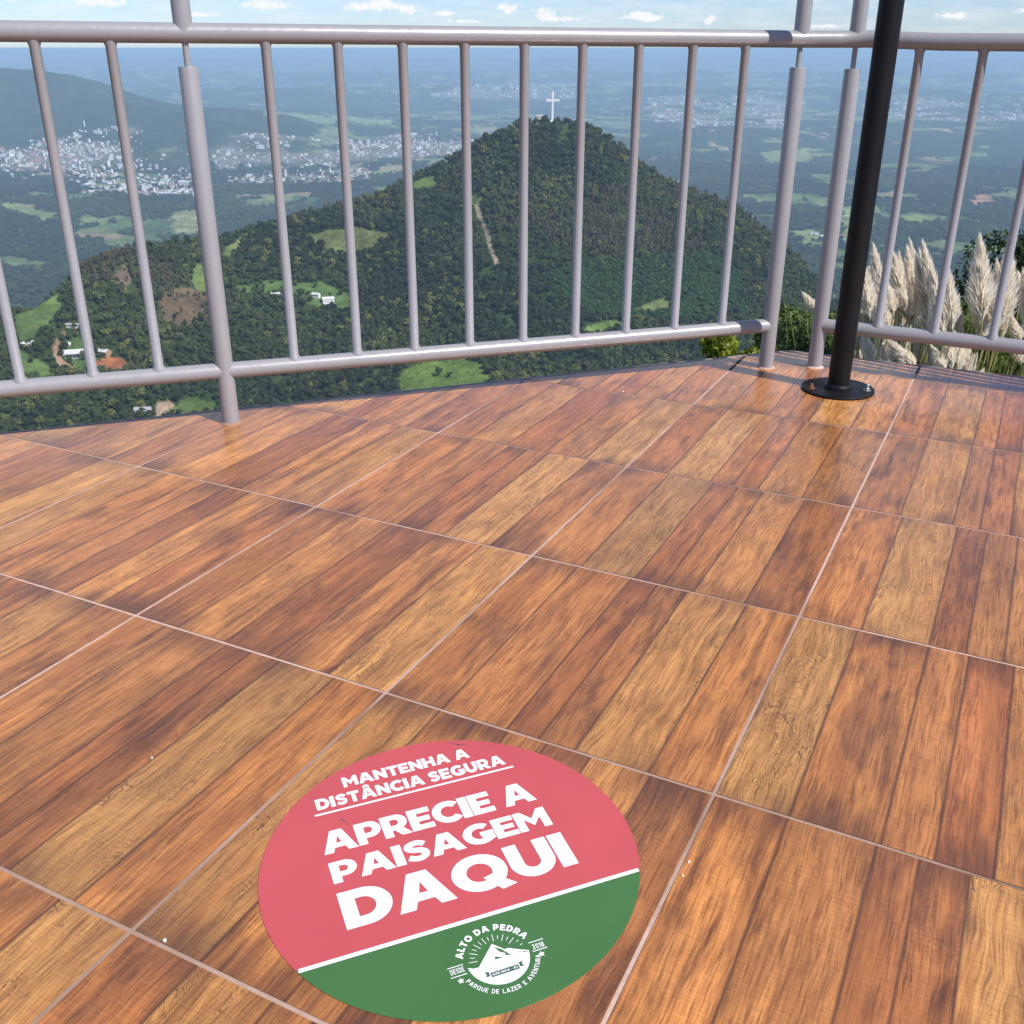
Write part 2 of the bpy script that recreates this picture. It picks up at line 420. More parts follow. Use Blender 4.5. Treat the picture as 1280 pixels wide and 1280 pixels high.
fm = (fm * flat)[..., None]
cov = cov * (1 - fm) + fcol * fm
td = (town_density(X, Y) * sstep(-.15, .25, fbm(X, Y, 420, 3, 113)) * .7)[..., None]
cov = cov * (1 - td) + np.array([.22, .205, .18]) * td
jx = 5 * fbm(X, Y, 22, 2, 141); jy = 5 * fbm(X, Y, 22, 2, 151)
hillm = (R2 > 600) & (R2 < 1500)
for c, poly in FIELDS.values():
    mk = inpoly(X + jx, Y + jy, poly) & hillm
    v = (1 + .22 * fbm(X, Y, 14, 3, 161))[..., None]
    cov = np.where(mk[..., None], np.array(c) * v, cov)
mk = (track_dist(X + .3 * jx, Y + .3 * jy) < 2.6) & hillm
cov = np.where(mk[..., None], np.array([.27, .23, .17]), cov)
for c, poly in FAR_FIELDS.values():
    mk = inpoly(X + 8 * jx, Y + 8 * jy, poly) & (R2 > 1600)
    v = (1 + .25 * fbm(X, Y, 90, 3, 171))[..., None]
    cov = np.where(mk[..., None], np.array(c) * v, cov)
near_rock = (1 - sstep(30, 120, R2))[..., None]
cov = cov * (1 - near_rock) + np.array([.06, .075, .03]) * near_rock

m_ground, t, b = mat_new('ground_cover')
pos = t.n('ShaderNodeNewGeometry').outputs['Position']
cv = t.attr('cover', 'Color')
n1 = t.noise(pos, 0.012, 7, 0.68); n2 = t.noise(pos, 0.11, 4, 0.6); n3 = t.noise(pos, 0.0022, 5, 0.6)
k1 = t.math('MULTIPLY', t.ramp(n1, [(0.28, 0.42), (0.72, 1.6)]), t.ramp(n2, [(0.25, 0.7), (0.75, 1.28)]))
k1 = t.math('MULTIPLY', k1, t.ramp(n3, [(0.3, 0.75), (0.7, 1.25)]))
cc = t.n('ShaderNodeCombineColor')
for q in range(3): t.l(k1, cc.inputs[q])
t.l(t.mix(1.0, cv, cc.outputs[0], 'MULTIPLY'), b.inputs['Base Color'])
b.inputs['Roughness'].default_value = 0.95; b.inputs['Specular IOR Level'].default_value = 0.1
bp = t.n('ShaderNodeBump'); bp.inputs['Strength'].default_value = 1.0; bp.inputs['Distance'].default_value = 7.0
t.l(t.noise(pos, 0.06, 5, 0.7), bp.inputs['Height']); t.l(bp.outputs[0], b.inputs['Normal'])

me = np_mesh('ground', np.stack([X, Y, Z], -1).reshape(-1, 3), quads, m_ground, smooth=True)
ca = me.color_attributes.new('cover', 'FLOAT_COLOR', 'POINT')
ca.data.foreach_set('color', np.concatenate([cov, np.ones(cov.shape[:2] + (1,))], -1).astype(np.float32).ravel())
ground = link(bpy.data.objects.new('ground', me)); tag(ground, kind='structure')

def tz(x, y): return float(terrain(np.array([x]), np.array([y]))[0])

# ================================================================= trees
m_leaf, t, b = mat_new('foliage')
tint = t.attr('tint', 'Color', 'INSTANCER')
rnd = t.n('ShaderNodeObjectInfo').outputs['Random']
pos = t.n('ShaderNodeTexCoord').outputs['Object']
nl = t.noise(pos, 0.35, 3)
kk = t.math('MULTIPLY', t.ramp(rnd, [(0, .75), (1, 1.3)]), t.ramp(nl, [(.3, .75), (.7, 1.3)]))
cc = t.n('ShaderNodeCombineColor')
for q in range(3): t.l(kk, cc.inputs[q])
t.l(t.mix(1.0, tint, cc.outputs[0], 'MULTIPLY'), b.inputs['Base Color'])
b.inputs['Roughness'].default_value = 0.65; b.inputs['Specular IOR Level'].default_value = 0.25

def leaf_mat(name, c0, c1, scale=2.0, sss=0.0):
    m, t, b = mat_new(name)
    pos = t.n('ShaderNodeTexCoord').outputs['Object']
    g = t.n('ShaderNodeNewGeometry').outputs['Random Per Island']
    f = t.math('ADD', t.math('MULTIPLY', t.noise(pos, scale, 3), .6), t.math('MULTIPLY', g, .4))
    t.l(t.ramp(f, [(.25, c0), (.75, c1)]), b.inputs['Base Color'])
    b.inputs['Roughness'].default_value = 0.55; b.inputs['Specular IOR Level'].default_value = 0.3
    tr = t.n('ShaderNodeBsdfTranslucent'); t.l(t.ramp(f, [(.25, c0), (.75, c1)]), tr.inputs[0])
    ms = t.n('ShaderNodeMixShader'); ms.inputs[0].default_value = 0.3
    o = [n for n in t.nt.nodes if n.type == 'OUTPUT_MATERIAL'][0]
    t.l(b.outputs[0], ms.inputs[1]); t.l(tr.outputs[0], ms.inputs[2]); t.l(ms.outputs[0], o.inputs[0])
    return m

m_bark = simple('bark', (.11, .085, .06), .9, .3, 3)
m_leaf_mid = leaf_mat('leaf_mid_green', (.03, .055, .014), (.07, .12, .03))
m_leaf_yel = leaf_mat('leaf_yellow_green', (.11, .15, .012), (.26, .30, .03), 6)
m_leaf_dark = leaf_mat('leaf_dark_green', (.010, .022, .009), (.028, .05, .016))
m_leaf_grass = leaf_mat('leaf_grass_green', (.07, .10, .02), (.17, .21, .05), 3)

def leaf_cloud(rg, lobes, nleaf, size, elong=1.6, flat=0.0):
    """leaf-sized faces scattered over lobes (cx,cy,cz,r); returns verts, quads"""
    vs = []; ws = np.array([l[3] ** 2 for l in lobes]); ws = ws / ws.sum()
    pick = rg.choice(len(lobes), nleaf, p=ws)
    L = np.array(lobes)[pick]
    dirs = rg.normal(size=(nleaf, 3)); dirs[:, 2] += .25
    dirs /= np.linalg.norm(dirs, axis=1)[:, None]
    rad = L[:, 3] * (0.62 + 0.42 * rg.random(nleaf))
    c = L[:, :3] + dirs * rad[:, None]
    nrm = dirs + rg.normal(size=(nleaf, 3)) * .65; nrm /= np.linalg.norm(nrm, axis=1)[:, None]
    a = np.cross(nrm, rg.normal(size=(nleaf, 3))); a /= np.linalg.norm(a, axis=1)[:, None] + 1e-9
    bb = np.cross(nrm, a)
    s = size * (0.6 + 0.8 * rg.random(nleaf))[:, None]
    V = np.stack([c - a * s * elong / 2, c - bb * s * .5 + a * s * .1, c + a * s * elong / 2, c + bb * s * .5 + a * s * .1], 1).reshape(-1, 3)
    return V, np.arange(nleaf * 4).reshape(-1, 4)

def crown_lobes(rg, n, R, H, z0, rl):
    out = []
    for k in range(n):
        a = rg.random() * 2 * pi; q = math.sqrt(rg.random()); h = rg.random()
        rr = R * q * (1 - .55 * abs(h - .35))
        out.append((rr * cos(a), rr * sin(a), z0 + H * h, rl * (0.7 + .6 * rg.random())))
    return out

def core_mesh(mb, lobes, sc=.72):
    for (x, y, z, r) in lobes:
        r *= sc
        vs = [(x + r, y, z), (x - r, y, z), (x, y + r, z), (x, y - r, z), (x, y, z + r), (x, y, z - r)]
        mb.add(vs, [(0, 2, 4), (2, 1, 4), (1, 3, 4), (3, 0, 4), (2, 0, 5), (1, 2, 5), (3, 1, 5), (0, 3, 5)])

protos = bpy.data.collections.new('tree_kinds')      # kinds of tree the wood is made of
def proto(kind, seed):
    rg = np.random.default_rng(seed); mb = MB()
    if kind == 'broad': lob = crown_lobes(rg, 11, .36, .42, .42, .20); nl, sz = 420, .085
    elif kind == 'round': lob = crown_lobes(rg, 9, .30, .45, .40, .22); nl, sz = 400, .085
    elif kind == 'tall': lob = crown_lobes(rg, 9, .16, .52, .40, .13); nl, sz = 330, .06
    else: lob = crown_lobes(rg, 8, .40, .25, .22, .26); nl, sz = 330, .10
    core_mesh(mb, lob, .66 if kind != 'tall' else .5)
    V, Q = leaf_cloud(rg, lob, nl, sz)
    mb.add(V, Q)
    mb.m = 1
    mb.tube([(0, 0, -.08), (.01, 0, .25), (0, .01, .6)], [.028, .02, .01], 5)
    ob = bpy.data.objects.new('tree_kind', mb.mesh('tree_kind', [m_leaf, m_bark]))
    protos.objects.link(ob)
for q, kd in enumerate(['broad', 'broad', 'round', 'round', 'broad', 'tall', 'tall', 'bush', 'bush']): proto(kd, 100 + q)

# forest points
sp = 4.7
gx_, gy_ = np.meshgrid(np.arange(-900, 900, sp), np.arange(430, 1480, sp))
px = gx_.ravel() + rng.uniform(-.48, .48, gx_.size) * sp; py = gy_.ravel() + rng.uniform(-.48, .48, gx_.size) * sp
pr = np.hypot(px, py); pa = np.degrees(np.arctan2(px, py))
rs_ = np.interp(pa, HILL[:, 0], HILL[:, 1])
keep = (np.abs(pa) < 33) & (pr > 560) & (pr < rs_ + 30)
px, py, pr, pa, rs_ = px[keep], py[keep], pr[keep], pa[keep], rs_[keep]
jx = 4 * fbm(px, py, 22, 2, 141); jy = 4 * fbm(px, py, 22, 2, 151)
openf = np.zeros(px.shape, bool)
for nm, (c, poly) in FIELDS.items():
    i = inpoly(px + jx, py + jy, poly)
    if nm in ('bare', 'bare_b', 'clear', 'yard', 'yard_b'): i &= rng.random(px.shape) < .86
    openf |= i
openf |= track_dist(px, py) < 4.2
openf |= np.hypot(px - 52, py - 1398) < 3.2
plant = inpoly(px + 2 * jx, py + 2 * jy, PLANT)
drop = (fbm(px, py, 35, 2, 201) < -.42) & (rng.random(px.shape) < .6)
kp = ~(openf | drop)
px, py, pr, pa, plant = px[kp], py[kp], pr[kp], pa[kp], plant[kp]
pz = terrain(px, py)
sp1 = fbm(px, py, 110, 3, 211); sp2 = fbm(px, py, 55, 3, 221); rnd = rng.random(len(px))
grove = ((np.hypot(px - 150, (py - 1190) * .9) < 75) & (rnd < .8)) | ((np.hypot(px - 70, py - 1180) < 35) & (rnd < .6)) | ((sp1 > .38) & (rnd < .3)) | (inpoly(px, py, [(-430, 1080), (-330, 1080), (-330, 1000), (-420, 990)]) & (rnd < .6))
size = 5.7 * np.exp(.33 * rng.normal(size=len(px))) * (1 + .35 * sp2); size = np.clip(size, 3.0, 11)
kind = rng.integers(0, 5, len(px)); kind = np.where(grove, rng.integers(5, 7, len(px)), kind)
size = np.where(grove, rng.uniform(7.5, 12, len(px)), size)
kind = np.where(plant, rng.integers(7, 9, len(px)), kind); size = np.where(plant, rng.uniform(5.5, 7.5, len(px)), size)
near_open = (pr < 700)
d0 = np.array([.026, .039, .013]); d1 = np.array([.072, .095, .026]); d2 = np.array([.13, .14, .036]); dt = np.array([.12, .105, .056])
u = np.clip(.48 + 1.45 * sp1 + .22 * rng.normal(size=len(px)), 0, 1)[:, None]
colr = d0 * (1 - u) + d1 * u
yl = (rng.random(len(px)) < np.clip(.06 + .40 * sp2, 0, 1))[:, None]
colr = np.where(yl, d2, colr); colr = np.where(grove[:, None], dt * rng.uniform(.7, 1.1, (len(px), 1)), colr)
colr = np.where(plant[:, None], np.array([.036, .085, .022]) * rng.uniform(.8, 1.15, (len(px), 1)), colr)
hs = np.where(grove, size * .9, size * rng.uniform(.95, 1.3, len(px)))
# tree clumps of the valley floor beyond the hill
r_ = np.sqrt(rng.uniform(1650 ** 2, 6400 ** 2, 62000)); a_ = radians(1) * rng.uniform(-32, 32, 62000)
qx, qy = r_ * np.sin(a_), r_ * np.cos(a_)
cid2, fm2 = field_parts(qx, qy)
ok = fm2 < .35
ok &= ~((town_density(qx, qy) > 0) & (rng.random(len(qx)) < .85))
for c, poly in FAR_FIELDS.values(): ok &= ~inpoly(qx + 40 * fbm(qx, qy, 22, 2, 141), qy + 40 * fbm(qx, qy, 22, 2, 151), poly)
qx, qy, r_ = qx[ok], qy[ok], r_[ok]; nq = len(qx)
qz = terrain(qx, qy)
uq = np.clip(.45 + 1.1 * fbm(qx, qy, 300, 3, 231) + .25 * rng.normal(size=nq), 0, 1)[:, None]
px = np.concatenate([px, qx]); py = np.concatenate([py, qy]); pz = np.concatenate([pz, qz])
colr = np.concatenate([colr, (d0 * (1 - uq) + d1 * uq) * .9])
kind = np.concatenate([kind, rng.integers(0, 5, nq)])
sq = rng.uniform(9, 15, nq); size = np.concatenate([size, sq]); hs = np.concatenate([hs, sq * rng.uniform(1.4, 2.6, nq)]); grove = np.concatenate([grove, np.zeros(nq, bool)])
me = bpy.data.meshes.new('forest'); me.vertices.add(len(px))
me.vertices.foreach_set('co', np.stack([px, py, pz - .2], -1).astype(np.float32).ravel())
def pattr(me, nm, typ, arr, key='value'):
    a = me.attributes.new(nm, typ, 'POINT'); a.data.foreach_set(key, np.ascontiguousarray(arr).ravel())
pattr(me, 'scl', 'FLOAT_VECTOR', np.stack([hs, hs, size], -1).astype(np.float32), 'vector')
pattr(me, 'rot', 'FLOAT_VECTOR', np.stack([rng.normal(size=len(px)) * .06, rng.normal(size=len(px)) * .06, rng.random(len(px)) * 6.28], -1).astype(np.float32), 'vector')
pattr(me, 'idx', 'INT', kind.astype(np.int32))
pattr(me, 'tint', 'FLOAT_COLOR', np.concatenate([colr, np.ones((len(px), 1))], -1).astype(np.float32), 'color')
me.materials.append(m_leaf)
forest_o = link(bpy.data.objects.new('forest', me)); tag(forest_o, 'dense dark green woodland covering the hill and valley below the lookout', 'forest', kind='stuff')
ng = bpy.data.node_groups.new('woodland', 'GeometryNodeTree')
ng.interface.new_socket('Geometry', in_out='INPUT', socket_type='NodeSocketGeometry'); ng.interface.new_socket('Geometry', in_out='OUTPUT', socket_type='NodeSocketGeometry')
gi = ng.nodes.new('NodeGroupInput'); go = ng.nodes.new('NodeGroupOutput'); ip = ng.nodes.new('GeometryNodeInstanceOnPoints'); ci = ng.nodes.new('GeometryNodeCollectionInfo')
ci.inputs['Collection'].default_value = protos; ci.inputs['Separate Children'].default_value = True; ci.inputs['Reset Children'].default_value = True
def named(nm, typ):
    n = ng.nodes.new('GeometryNodeInputNamedAttribute'); n.data_type = typ; n.inputs['Name'].default_value = nm
    return n.outputs['Attribute']
ip.inputs['Pick Instance'].default_value = True
e2r = ng.nodes.new('FunctionNodeEulerToRotation')
for a, bb in ((gi.outputs[0], ip.inputs['Points']), (ci.outputs[0], ip.inputs['Instance']), (named('idx', 'INT'), ip.inputs['Instance Index']), (named('scl', 'FLOAT_VECTOR'), ip.inputs['Scale']),
              (named('rot', 'FLOAT_VECTOR'), e2r.inputs[0]), (e2r.outputs[0], ip.inputs['Rotation']), (ip.outputs[0], go.inputs[0])): ng.links.new(a, bb)
md = forest_o.modifiers.new('woodland', 'NODES'); md.node_group = ng

def solo_tree(name, label, cat, loc, H, seed, mat, group=None, R=.36):
    rg = np.random.default_rng(seed)
    tr = thing(name, label, cat, loc, group=group)
    lob = [(x * H, y * H, z * H, r * H) for x, y, z, r in crown_lobes(rg, 11, R, .45, .4, .17)]
    V, Q = leaf_cloud(rg, lob, 1500, .055 * H)
    mb = MB(); mb.add(V, Q); mb.build('crown', mat, tr)
    tb = MB(); tb.tube([(0, 0, -.3), (.02 * H, 0, .2 * H), (0, .01 * H, .5 * H)], [.035 * H, .025 * H, .012 * H], 7)
    for k in range(4):
        l = lob[k]; tb.tube([(.01 * H, 0, .3 * H), ((l[0]) * .6, l[1] * .6, l[2] * .85), l[:3]], [.014 * H, .01 * H, .004 * H], 5)
    tb.build('trunk', m_bark, tr)
    return tr
solo_tree('meadow_tree', 'larger lone tree in the bright meadow below the bottom rail', 'tree', (-67.3, 904.2, tz(-67.3, 904.2)), 8.5, 5, m_leaf_mid)
solo_tree('meadow_tree', 'small low tree right of the larger one in the bright meadow', 'tree', (-57.5, 900, tz(-57.5, 900)), 5.5, 6, m_leaf_dark, R=.5)
# ================================================================= the cross, farms and towns
m_white = simple('white_paint', (.74, .74, .72), .5, .05, .3)
m_wall = simple('house_wall', (.50, .47, .42), .8, .12, .3)
m_wall_b = simple('brick_wall', (.36, .20, .13), .85, .15, .4)
m_roof_w = simple('pale_roof', (.55, .55, .53), .5, .1, .3)
m_roof_r = simple('tile_roof', (.34, .14, .08), .8, .2, .3)
m_roof_g = simple('grey_roof', (.34, .34, .35), .6, .15, .3)
m_glass = simple('dark_window', (.03, .035, .04), .2, .1, 1)

def pz_at(x, y, d=0): return (x, y, tz(x, y) + d)
cr = thing('hilltop_cross', 'tall white concrete cross standing on the wooded hill top', 'cross', pz_at(52, 1398, 0))
def bar(mb, c, s, ch):
    x, y, z = s[0] / 2, s[1] / 2, s[2] / 2
    pl = [(-x + ch, -y), (x - ch, -y), (x, -y + ch), (x, y - ch), (x - ch, y), (-x + ch, y), (-x, y - ch), (-x, -y + ch)]
    return mb.add([(p[0] + c[0], p[1] + c[1], c[2] - z) for p in pl] + [(p[0] + c[0], p[1] + c[1], c[2] + z) for p in pl],
                  [tuple(range(8))[::-1], tuple(range(8, 16))] + [(i, (i + 1) % 8, 8 + (i + 1) % 8, 8 + i) for i in range(8)])
bar(MB(), (0, 0, 17.2), (2.7, 2.5, 36.6), .25).build('shaft', m_white, cr)
mb = MB(); bar(mb, (-4.98, 0, 25.4), (7.25, 2.3, 2.7), .25); bar(mb, (4.98, 0, 25.4), (7.25, 2.3, 2.7), .25); mb.build('crossarm', m_white, cr)
bar(MB(), (0, 0, .6), (7, 7, 2.4), .4).build('plinth', m_white, cr)

def gable_house(name, label, loc, L, Wd, H, rise, rot, wall, roof, group=None, nwin=3, porch=False):
    h = thing(name, label, 'house', loc, rot, group)
    x, y = L / 2, Wd / 2
    mb = MB()
    mb.add([(-x, -y, -2), (x, -y, -2), (x, y, -2), (-x, y, -2), (-x, -y, H), (x, -y, H), (x, y, H), (-x, y, H), (-x, 0, H + rise), (x, 0, H + rise)],
           [(0, 1, 5, 4), (2, 3, 7, 6), (1, 2, 6, 9, 5), (3, 0, 4, 8, 7)])
    mb.build('wall', wall, h)
    o = .5; dz = rise * (y + o) / y; rb = MB()
    for s in (-1, 1):
        a = [(-x - o, 0, H + rise + .02), (x + o, 0, H + rise + .02), (x + o, s * (y + o), H + rise - dz + .02), (-x - o, s * (y + o), H + rise - dz + .02)]
        rb.add(a + [(p[0], p[1], p[2] + .16) for p in a], [(0, 1, 2, 3), (7, 6, 5, 4), (2, 6, 7, 3), (1, 5, 6, 2), (0, 3, 7, 4)])
    rb.build('roof', roof, h)
    for k in range(nwin):
        xx = -x + L * (k + .7) / (nwin + .8)
        MB().box((xx, -y - .01, 1.5), (1.1, .12, 1.1)).build('window', m_glass, h)
        MB().box((xx, y + .01, 1.5), (1.1, .12, 1.1)).build('window', m_glass, h)
    MB().box((x - L * .13, -y - .01, 1.05), (.95, .12, 2.1)).build('door', m_glass, h)
    if porch:
        MB().box((0, -y - 1.6, H - .35), (L * .8, 3.0, .15)).build('porch_roof', roof, h)
        for s in (-1, 0, 1): MB().box((s * L * .37, -y - 2.9, H / 2 - 1.2), (.2, .2, H + 1.4)).build('porch_post', wall, h)
    return h
gable_house('farm_shed', 'long white roofed farm building beside the dirt track on the hillside', pz_at(-390.6, 880), 17, 9, 3.6, 2.0, .25, m_wall, m_roof_w, porch=True)
gable_house('farm_house', 'white roofed brick farmhouse above the red soil patch', pz_at(-367, 889), 11, 7.5, 3.2, 1.8, -.45, m_wall_b, m_roof_w)
gable_house('farm_house', 'small pale roofed house among bushes at the far left', pz_at(-426, 871), 10, 5, 2.6, 1.2, .55, m_wall, m_roof_w, nwin=2)
gable_house('farm_shed', 'narrow grey roofed shed at the top of the curved dirt track', pz_at(-402, 918), 15, 4, 2.5, .8, -.05, m_wall, m_roof_g, nwin=2)
gable_house('farm_house', 'whitish house with grey roof near the deck edge beside the dirt lane', pz_at(-313, 817), 13, 7, 3.2, 1.4, .12, m_wall, m_roof_g, porch=True)
gable_house('farm_house', 'white farmhouse with pale roof in the clearing at mid hill', pz_at(-196, 1076), 12, 7, 4.2, 1.8, .3, m_white, m_roof_w)
gable_house('farm_house', 'small white hut left of the farmhouse in the mid hill clearing', pz_at(-210, 1084), 8, 5, 3.2, 1.3, -.3, m_white, m_roof_w, nwin=2)
gable_house('farm_shed', 'low pale shed at the left end of the mid hill clearing', pz_at(-252, 1083), 11, 6, 2.8, 1.0, .1, m_wall, m_roof_w, nwin=2)
gable_house('summit_kiosk', 'small pale building beside the white cross on the hill top', pz_at(36, 1399), 9, 6, 7.5, 1.5, .1, m_wall, m_roof_g, nwin=2)
wt = thing('water_tank', 'small white round water tank behind the long white roofed farm building', 'tank', pz_at(-399, 893))
MB().lathe([(1.2, 1.2), (1.5, 1.25), (1.5, 2.9), (1.55, 2.92), (1.1, 3.3), (.3, 3.5)], 16).build('drum', m_white, wt, 40)
MB().lathe([(1.0, -1.5), (1.0, 1.2)], 12).build('base', m_roof_g, wt, 40)
pp = thing('power_pole', 'thin pale utility pole beside the dirt lane below the deck', 'utility pole', pz_at(-301, 822))
MB().tube([(0, 0, -1), (0, 0, 8.5)], [.22, .15], 8).build('mast', m_roof_g, pp, 40)
MB().box((0, 0, 7.8), (2.0, .15, .18)).build('crossarm', m_bark, pp)

# valley buildings: six kinds of body, each a walled block with roof, eaves and window rows
def valley_kind(k):
    mb = MB()
    def block(x0, x1, y0, y1, z0, z1):
        mb.box(((x0 + x1) / 2, (y0 + y1) / 2, (z0 + z1) / 2), (x1 - x0, y1 - y0, z1 - z0))
    mb.m = 0
    if k in (0, 1, 2):        # house / hall with a pitched roof
        block(-.5, .5, -.35, .35, -.3, .62)
        mb.m = 1
        mb.add([(-.55, -.4, .62), (.55, -.4, .62), (.55, .4, .62), (-.55, .4, .62), (-.55 + .25 * (k == 1), 0, 1), (.55 - .25 * (k == 1), 0, 1)], [(0, 1, 5, 4), (2, 3, 4, 5), (1, 2, 5), (3, 0, 4), (3, 2, 1, 0)])
        mb.m = 2
        for q in range(3): mb.box((-.3 + .3 * q, -.352, .3), (.14, .02, .22))
    else:                     # flat-roofed block with storeys
        n = (2, 6, 9)[k - 3]
        block(-.5, .5, -.4, .4, -.3, 1.0)
        mb.m = 1; block(-.52, .52, -.42, .42, 1.0, 1.0 + .25 / n)
        block(-.15, .2, -.15, .2, 1.0 + .25 / n, 1.0 + .9 / n)
        mb.m = 2
        for s in range(n):
            for q in range(4): mb.box((-.36 + .24 * q, -.403, (s + .55) / n), (.13, .02, .4 / n))
    return mb
PAL = [(m_wall, m_roof_r), (m_white, m_roof_r), (m_white, m_roof_w), (m_white, m_roof_w), (m_wall, m_roof_g), (m_white, m_roof_g)]
kinds = [valley_kind(k).mesh('town_building', [PAL[k][0], PAL[k][1], m_glass]) for k in range(6)]
rows = []
for poly, n, (s0, s1), tall, word in TOWNS:
    xs = [p[0] for p in poly]; ys = [p[1] for p in poly]; c = 0; tries = 0
    while c < n and tries < 200:
        tries += 1
        X_ = rng.uniform(min(xs), max(xs), 600); Y_ = rng.uniform(min(ys), max(ys), 600)
        dn = fbm(X_, Y_, 420, 3, 113)
        ok = inpoly(X_, Y_, poly) & (rng.random(600) < np.clip(.5 + 1.9 * dn, .02, 1))
        Zs = terrain(X_, Y_)
        for x_, y_, z_ in zip(X_[ok], Y_[ok], Zs[ok]):
            if c >= n: break
            s = s0 + (s1 - s0) * rng.random() ** 2.2
            if rng.random() < .03: s *= 2.0
            if rng.random() < tall: k = int(rng.integers(4, 6)); dims = (s * .9, s * .8, rng.uniform(16, 34))
            else:
                k = int(rng.choice([0, 1, 2, 2, 3])); dims = (s * 1.25, s, s * .32 + 3.5)
            rows.append((x_, y_, z_, rng.random() * 3.14, k, dims, word)); c += 1
rows.sort(key=lambda q: -(q[5][0] + 1.6 * q[5][2]) / math.hypot(q[0], q[1]))
# keep apart: no two buildings on one spot
kept = []; cell = {}
for q in rows:
    R_ = max(q[5][0], q[5][1]) * .62; g = (int(q[0] // 60), int(q[1] // 60)); hit = False
    for a in (-1, 0, 1):
        for b_ in (-1, 0, 1):
            for (x_, y_, r_) in cell.get((g[0] + a, g[1] + b_), ()):
                if math.hypot(x_ - q[0], y_ - q[1]) < R_ + r_: hit = True
    if hit: continue
    cell.setdefault(g, []).append((q[0], q[1], R_)); kept.append(q)
for q in kept[:300]:
    o = bpy.data.objects.new('town_building', kinds[q[4]]); COL.objects.link(o)
    o.location = q[:3]; o.rotation_euler = (0, 0, q[3]); o.scale = q[5]
    tag(o, 'pale building among many others in ' + q[6], 'building', 'pale buildings of ' + q[6])
mbs = MB()
for q in kept[300:]:
    km = kinds[q[4]]; b0 = len(mbs.v); c, s = cos(q[3]), sin(q[3])
    for v in km.vertices:
        x_, y_, z_ = v.co.x * q[5][0], v.co.y * q[5][1], v.co.z * q[5][2]
        mbs.v.append((q[0] + x_ * c - y_ * s, q[1] + x_ * s + y_ * c, q[2] + z_))
    mm = {m_wall: 0, m_white: 1, m_roof_r: 2, m_roof_w: 3, m_roof_g: 4, m_glass: 5}
    for p in km.polygons:
        mbs.f.append(tuple(b0 + i for i in p.vertices)); mbs.mi.append(mm[km.materials[p.material_index]])
o = mbs.build('town_buildings', [m_wall, m_white, m_roof_r, m_roof_w, m_roof_g, m_glass]); tag(o, 'remaining small pale buildings of the far valley towns', 'town', kind='stuff')
def hall(label, x, y, L, Wd, H, rot):
    h = thing('factory_hall', label, 'factory', pz_at(x, y), rot)
    MB().box((0, 0, H / 2 - 2), (L, Wd, H + 4)).build('wall', m_white, h)
    mb = MB(); n = 5
    for k in range(n):
        x0 = -L / 2 + L * k / n; x1 = x0 + L / n
        mb.add([(x0, -Wd / 2 - .6, H + .03), (x1, -Wd / 2 - .6, H + .03), (x1, Wd / 2 + .6, H + .03), (x0, Wd / 2 + .6, H + .03), ((x0 + x1) / 2, -Wd / 2 - .6, H + 3.5), ((x0 + x1) / 2, Wd / 2 + .6, H + 3.5)],
               [(0, 4, 5, 3), (4, 1, 2, 5), (0, 1, 4), (2, 3, 5), (3, 2, 1, 0)])
    mb.build('roof', m_roof_w, h)
    MB().box((-L * .25, -Wd / 2 - .05, 2.5), (6, .2, 5)).build('loading_door', m_glass, h)
hall('long white factory roof near the left post at the town edge', -1560, 5020, 75, 30, 8, .1)
hall('white factory hall in the valley between the two corner posts', 1045, 3560, 44, 20, 7, -.05)
hall('very long white factory roof in the scattered town beside the corner post', 2420, 10000, 170, 45, 10, .0)

# ================================================================= the air
m_haze = bpy.data.materials.new('haze_air'); m_haze.use_nodes = True
t = NT(m_haze.node_tree); out = t.n('ShaderNodeOutputMaterial'); pv = t.n('ShaderNodeVolumePrincipled')
pv.inputs['Color'].default_value = HAZE_COL; pv.inputs['Density'].default_value = HAZE_DEN; pv.inputs['Anisotropy'].default_value = 0.0
t.l(pv.outputs[0], out.inputs['Volume'])
hz = MB().box((0, 2000, (6.0 - 760) / 2), (132000, 136000, 6.0 + 760)).build('haze', m_haze); tag(hz, 'pale blue air over the valley', 'haze', kind='stuff')
# ================================================================= deck floor of wood-look tiles
TH = radians(-26.737); TS = 0.598; ORG = Vector((-0.2241, 1.5016))
EX = Vector((cos(TH), sin(TH))); EY = Vector((-sin(TH), cos(TH)))
CORNER = (1.045, 3.730)
DECK = [(-3.4, -1.9), (3.4, -1.9), (3.4, 3.730 - 2.355 * math.tan(radians(24.8))), CORNER, (-3.4, 3.730 - 4.445 * math.tan(radians(19.4)))]

def clip_half(poly, a, b):           # keep the left side of a->b
    out = []; n = len(poly)
    def side(p): return (b[0] - a[0]) * (p[1] - a[1]) - (b[1] - a[1]) * (p[0] - a[0])
    for i in range(n):
        p, q = poly[i], poly[(i + 1) % n]; sp_, sq = side(p), side(q)
        if sp_ >= 0: out.append(p)
        if sp_ * sq < 0:
            k_ = sp_ / (sp_ - sq); out.append((p[0] + (q[0] - p[0]) * k_, p[1] + (q[1] - p[1]) * k_))
    return out
def clip(poly, conv):
    for i in range(len(conv)):
        if len(poly) < 3: return []
        poly = clip_half(poly, conv[i], conv[(i + 1) % len(conv)])
    return poly if len(poly) >= 3 else []

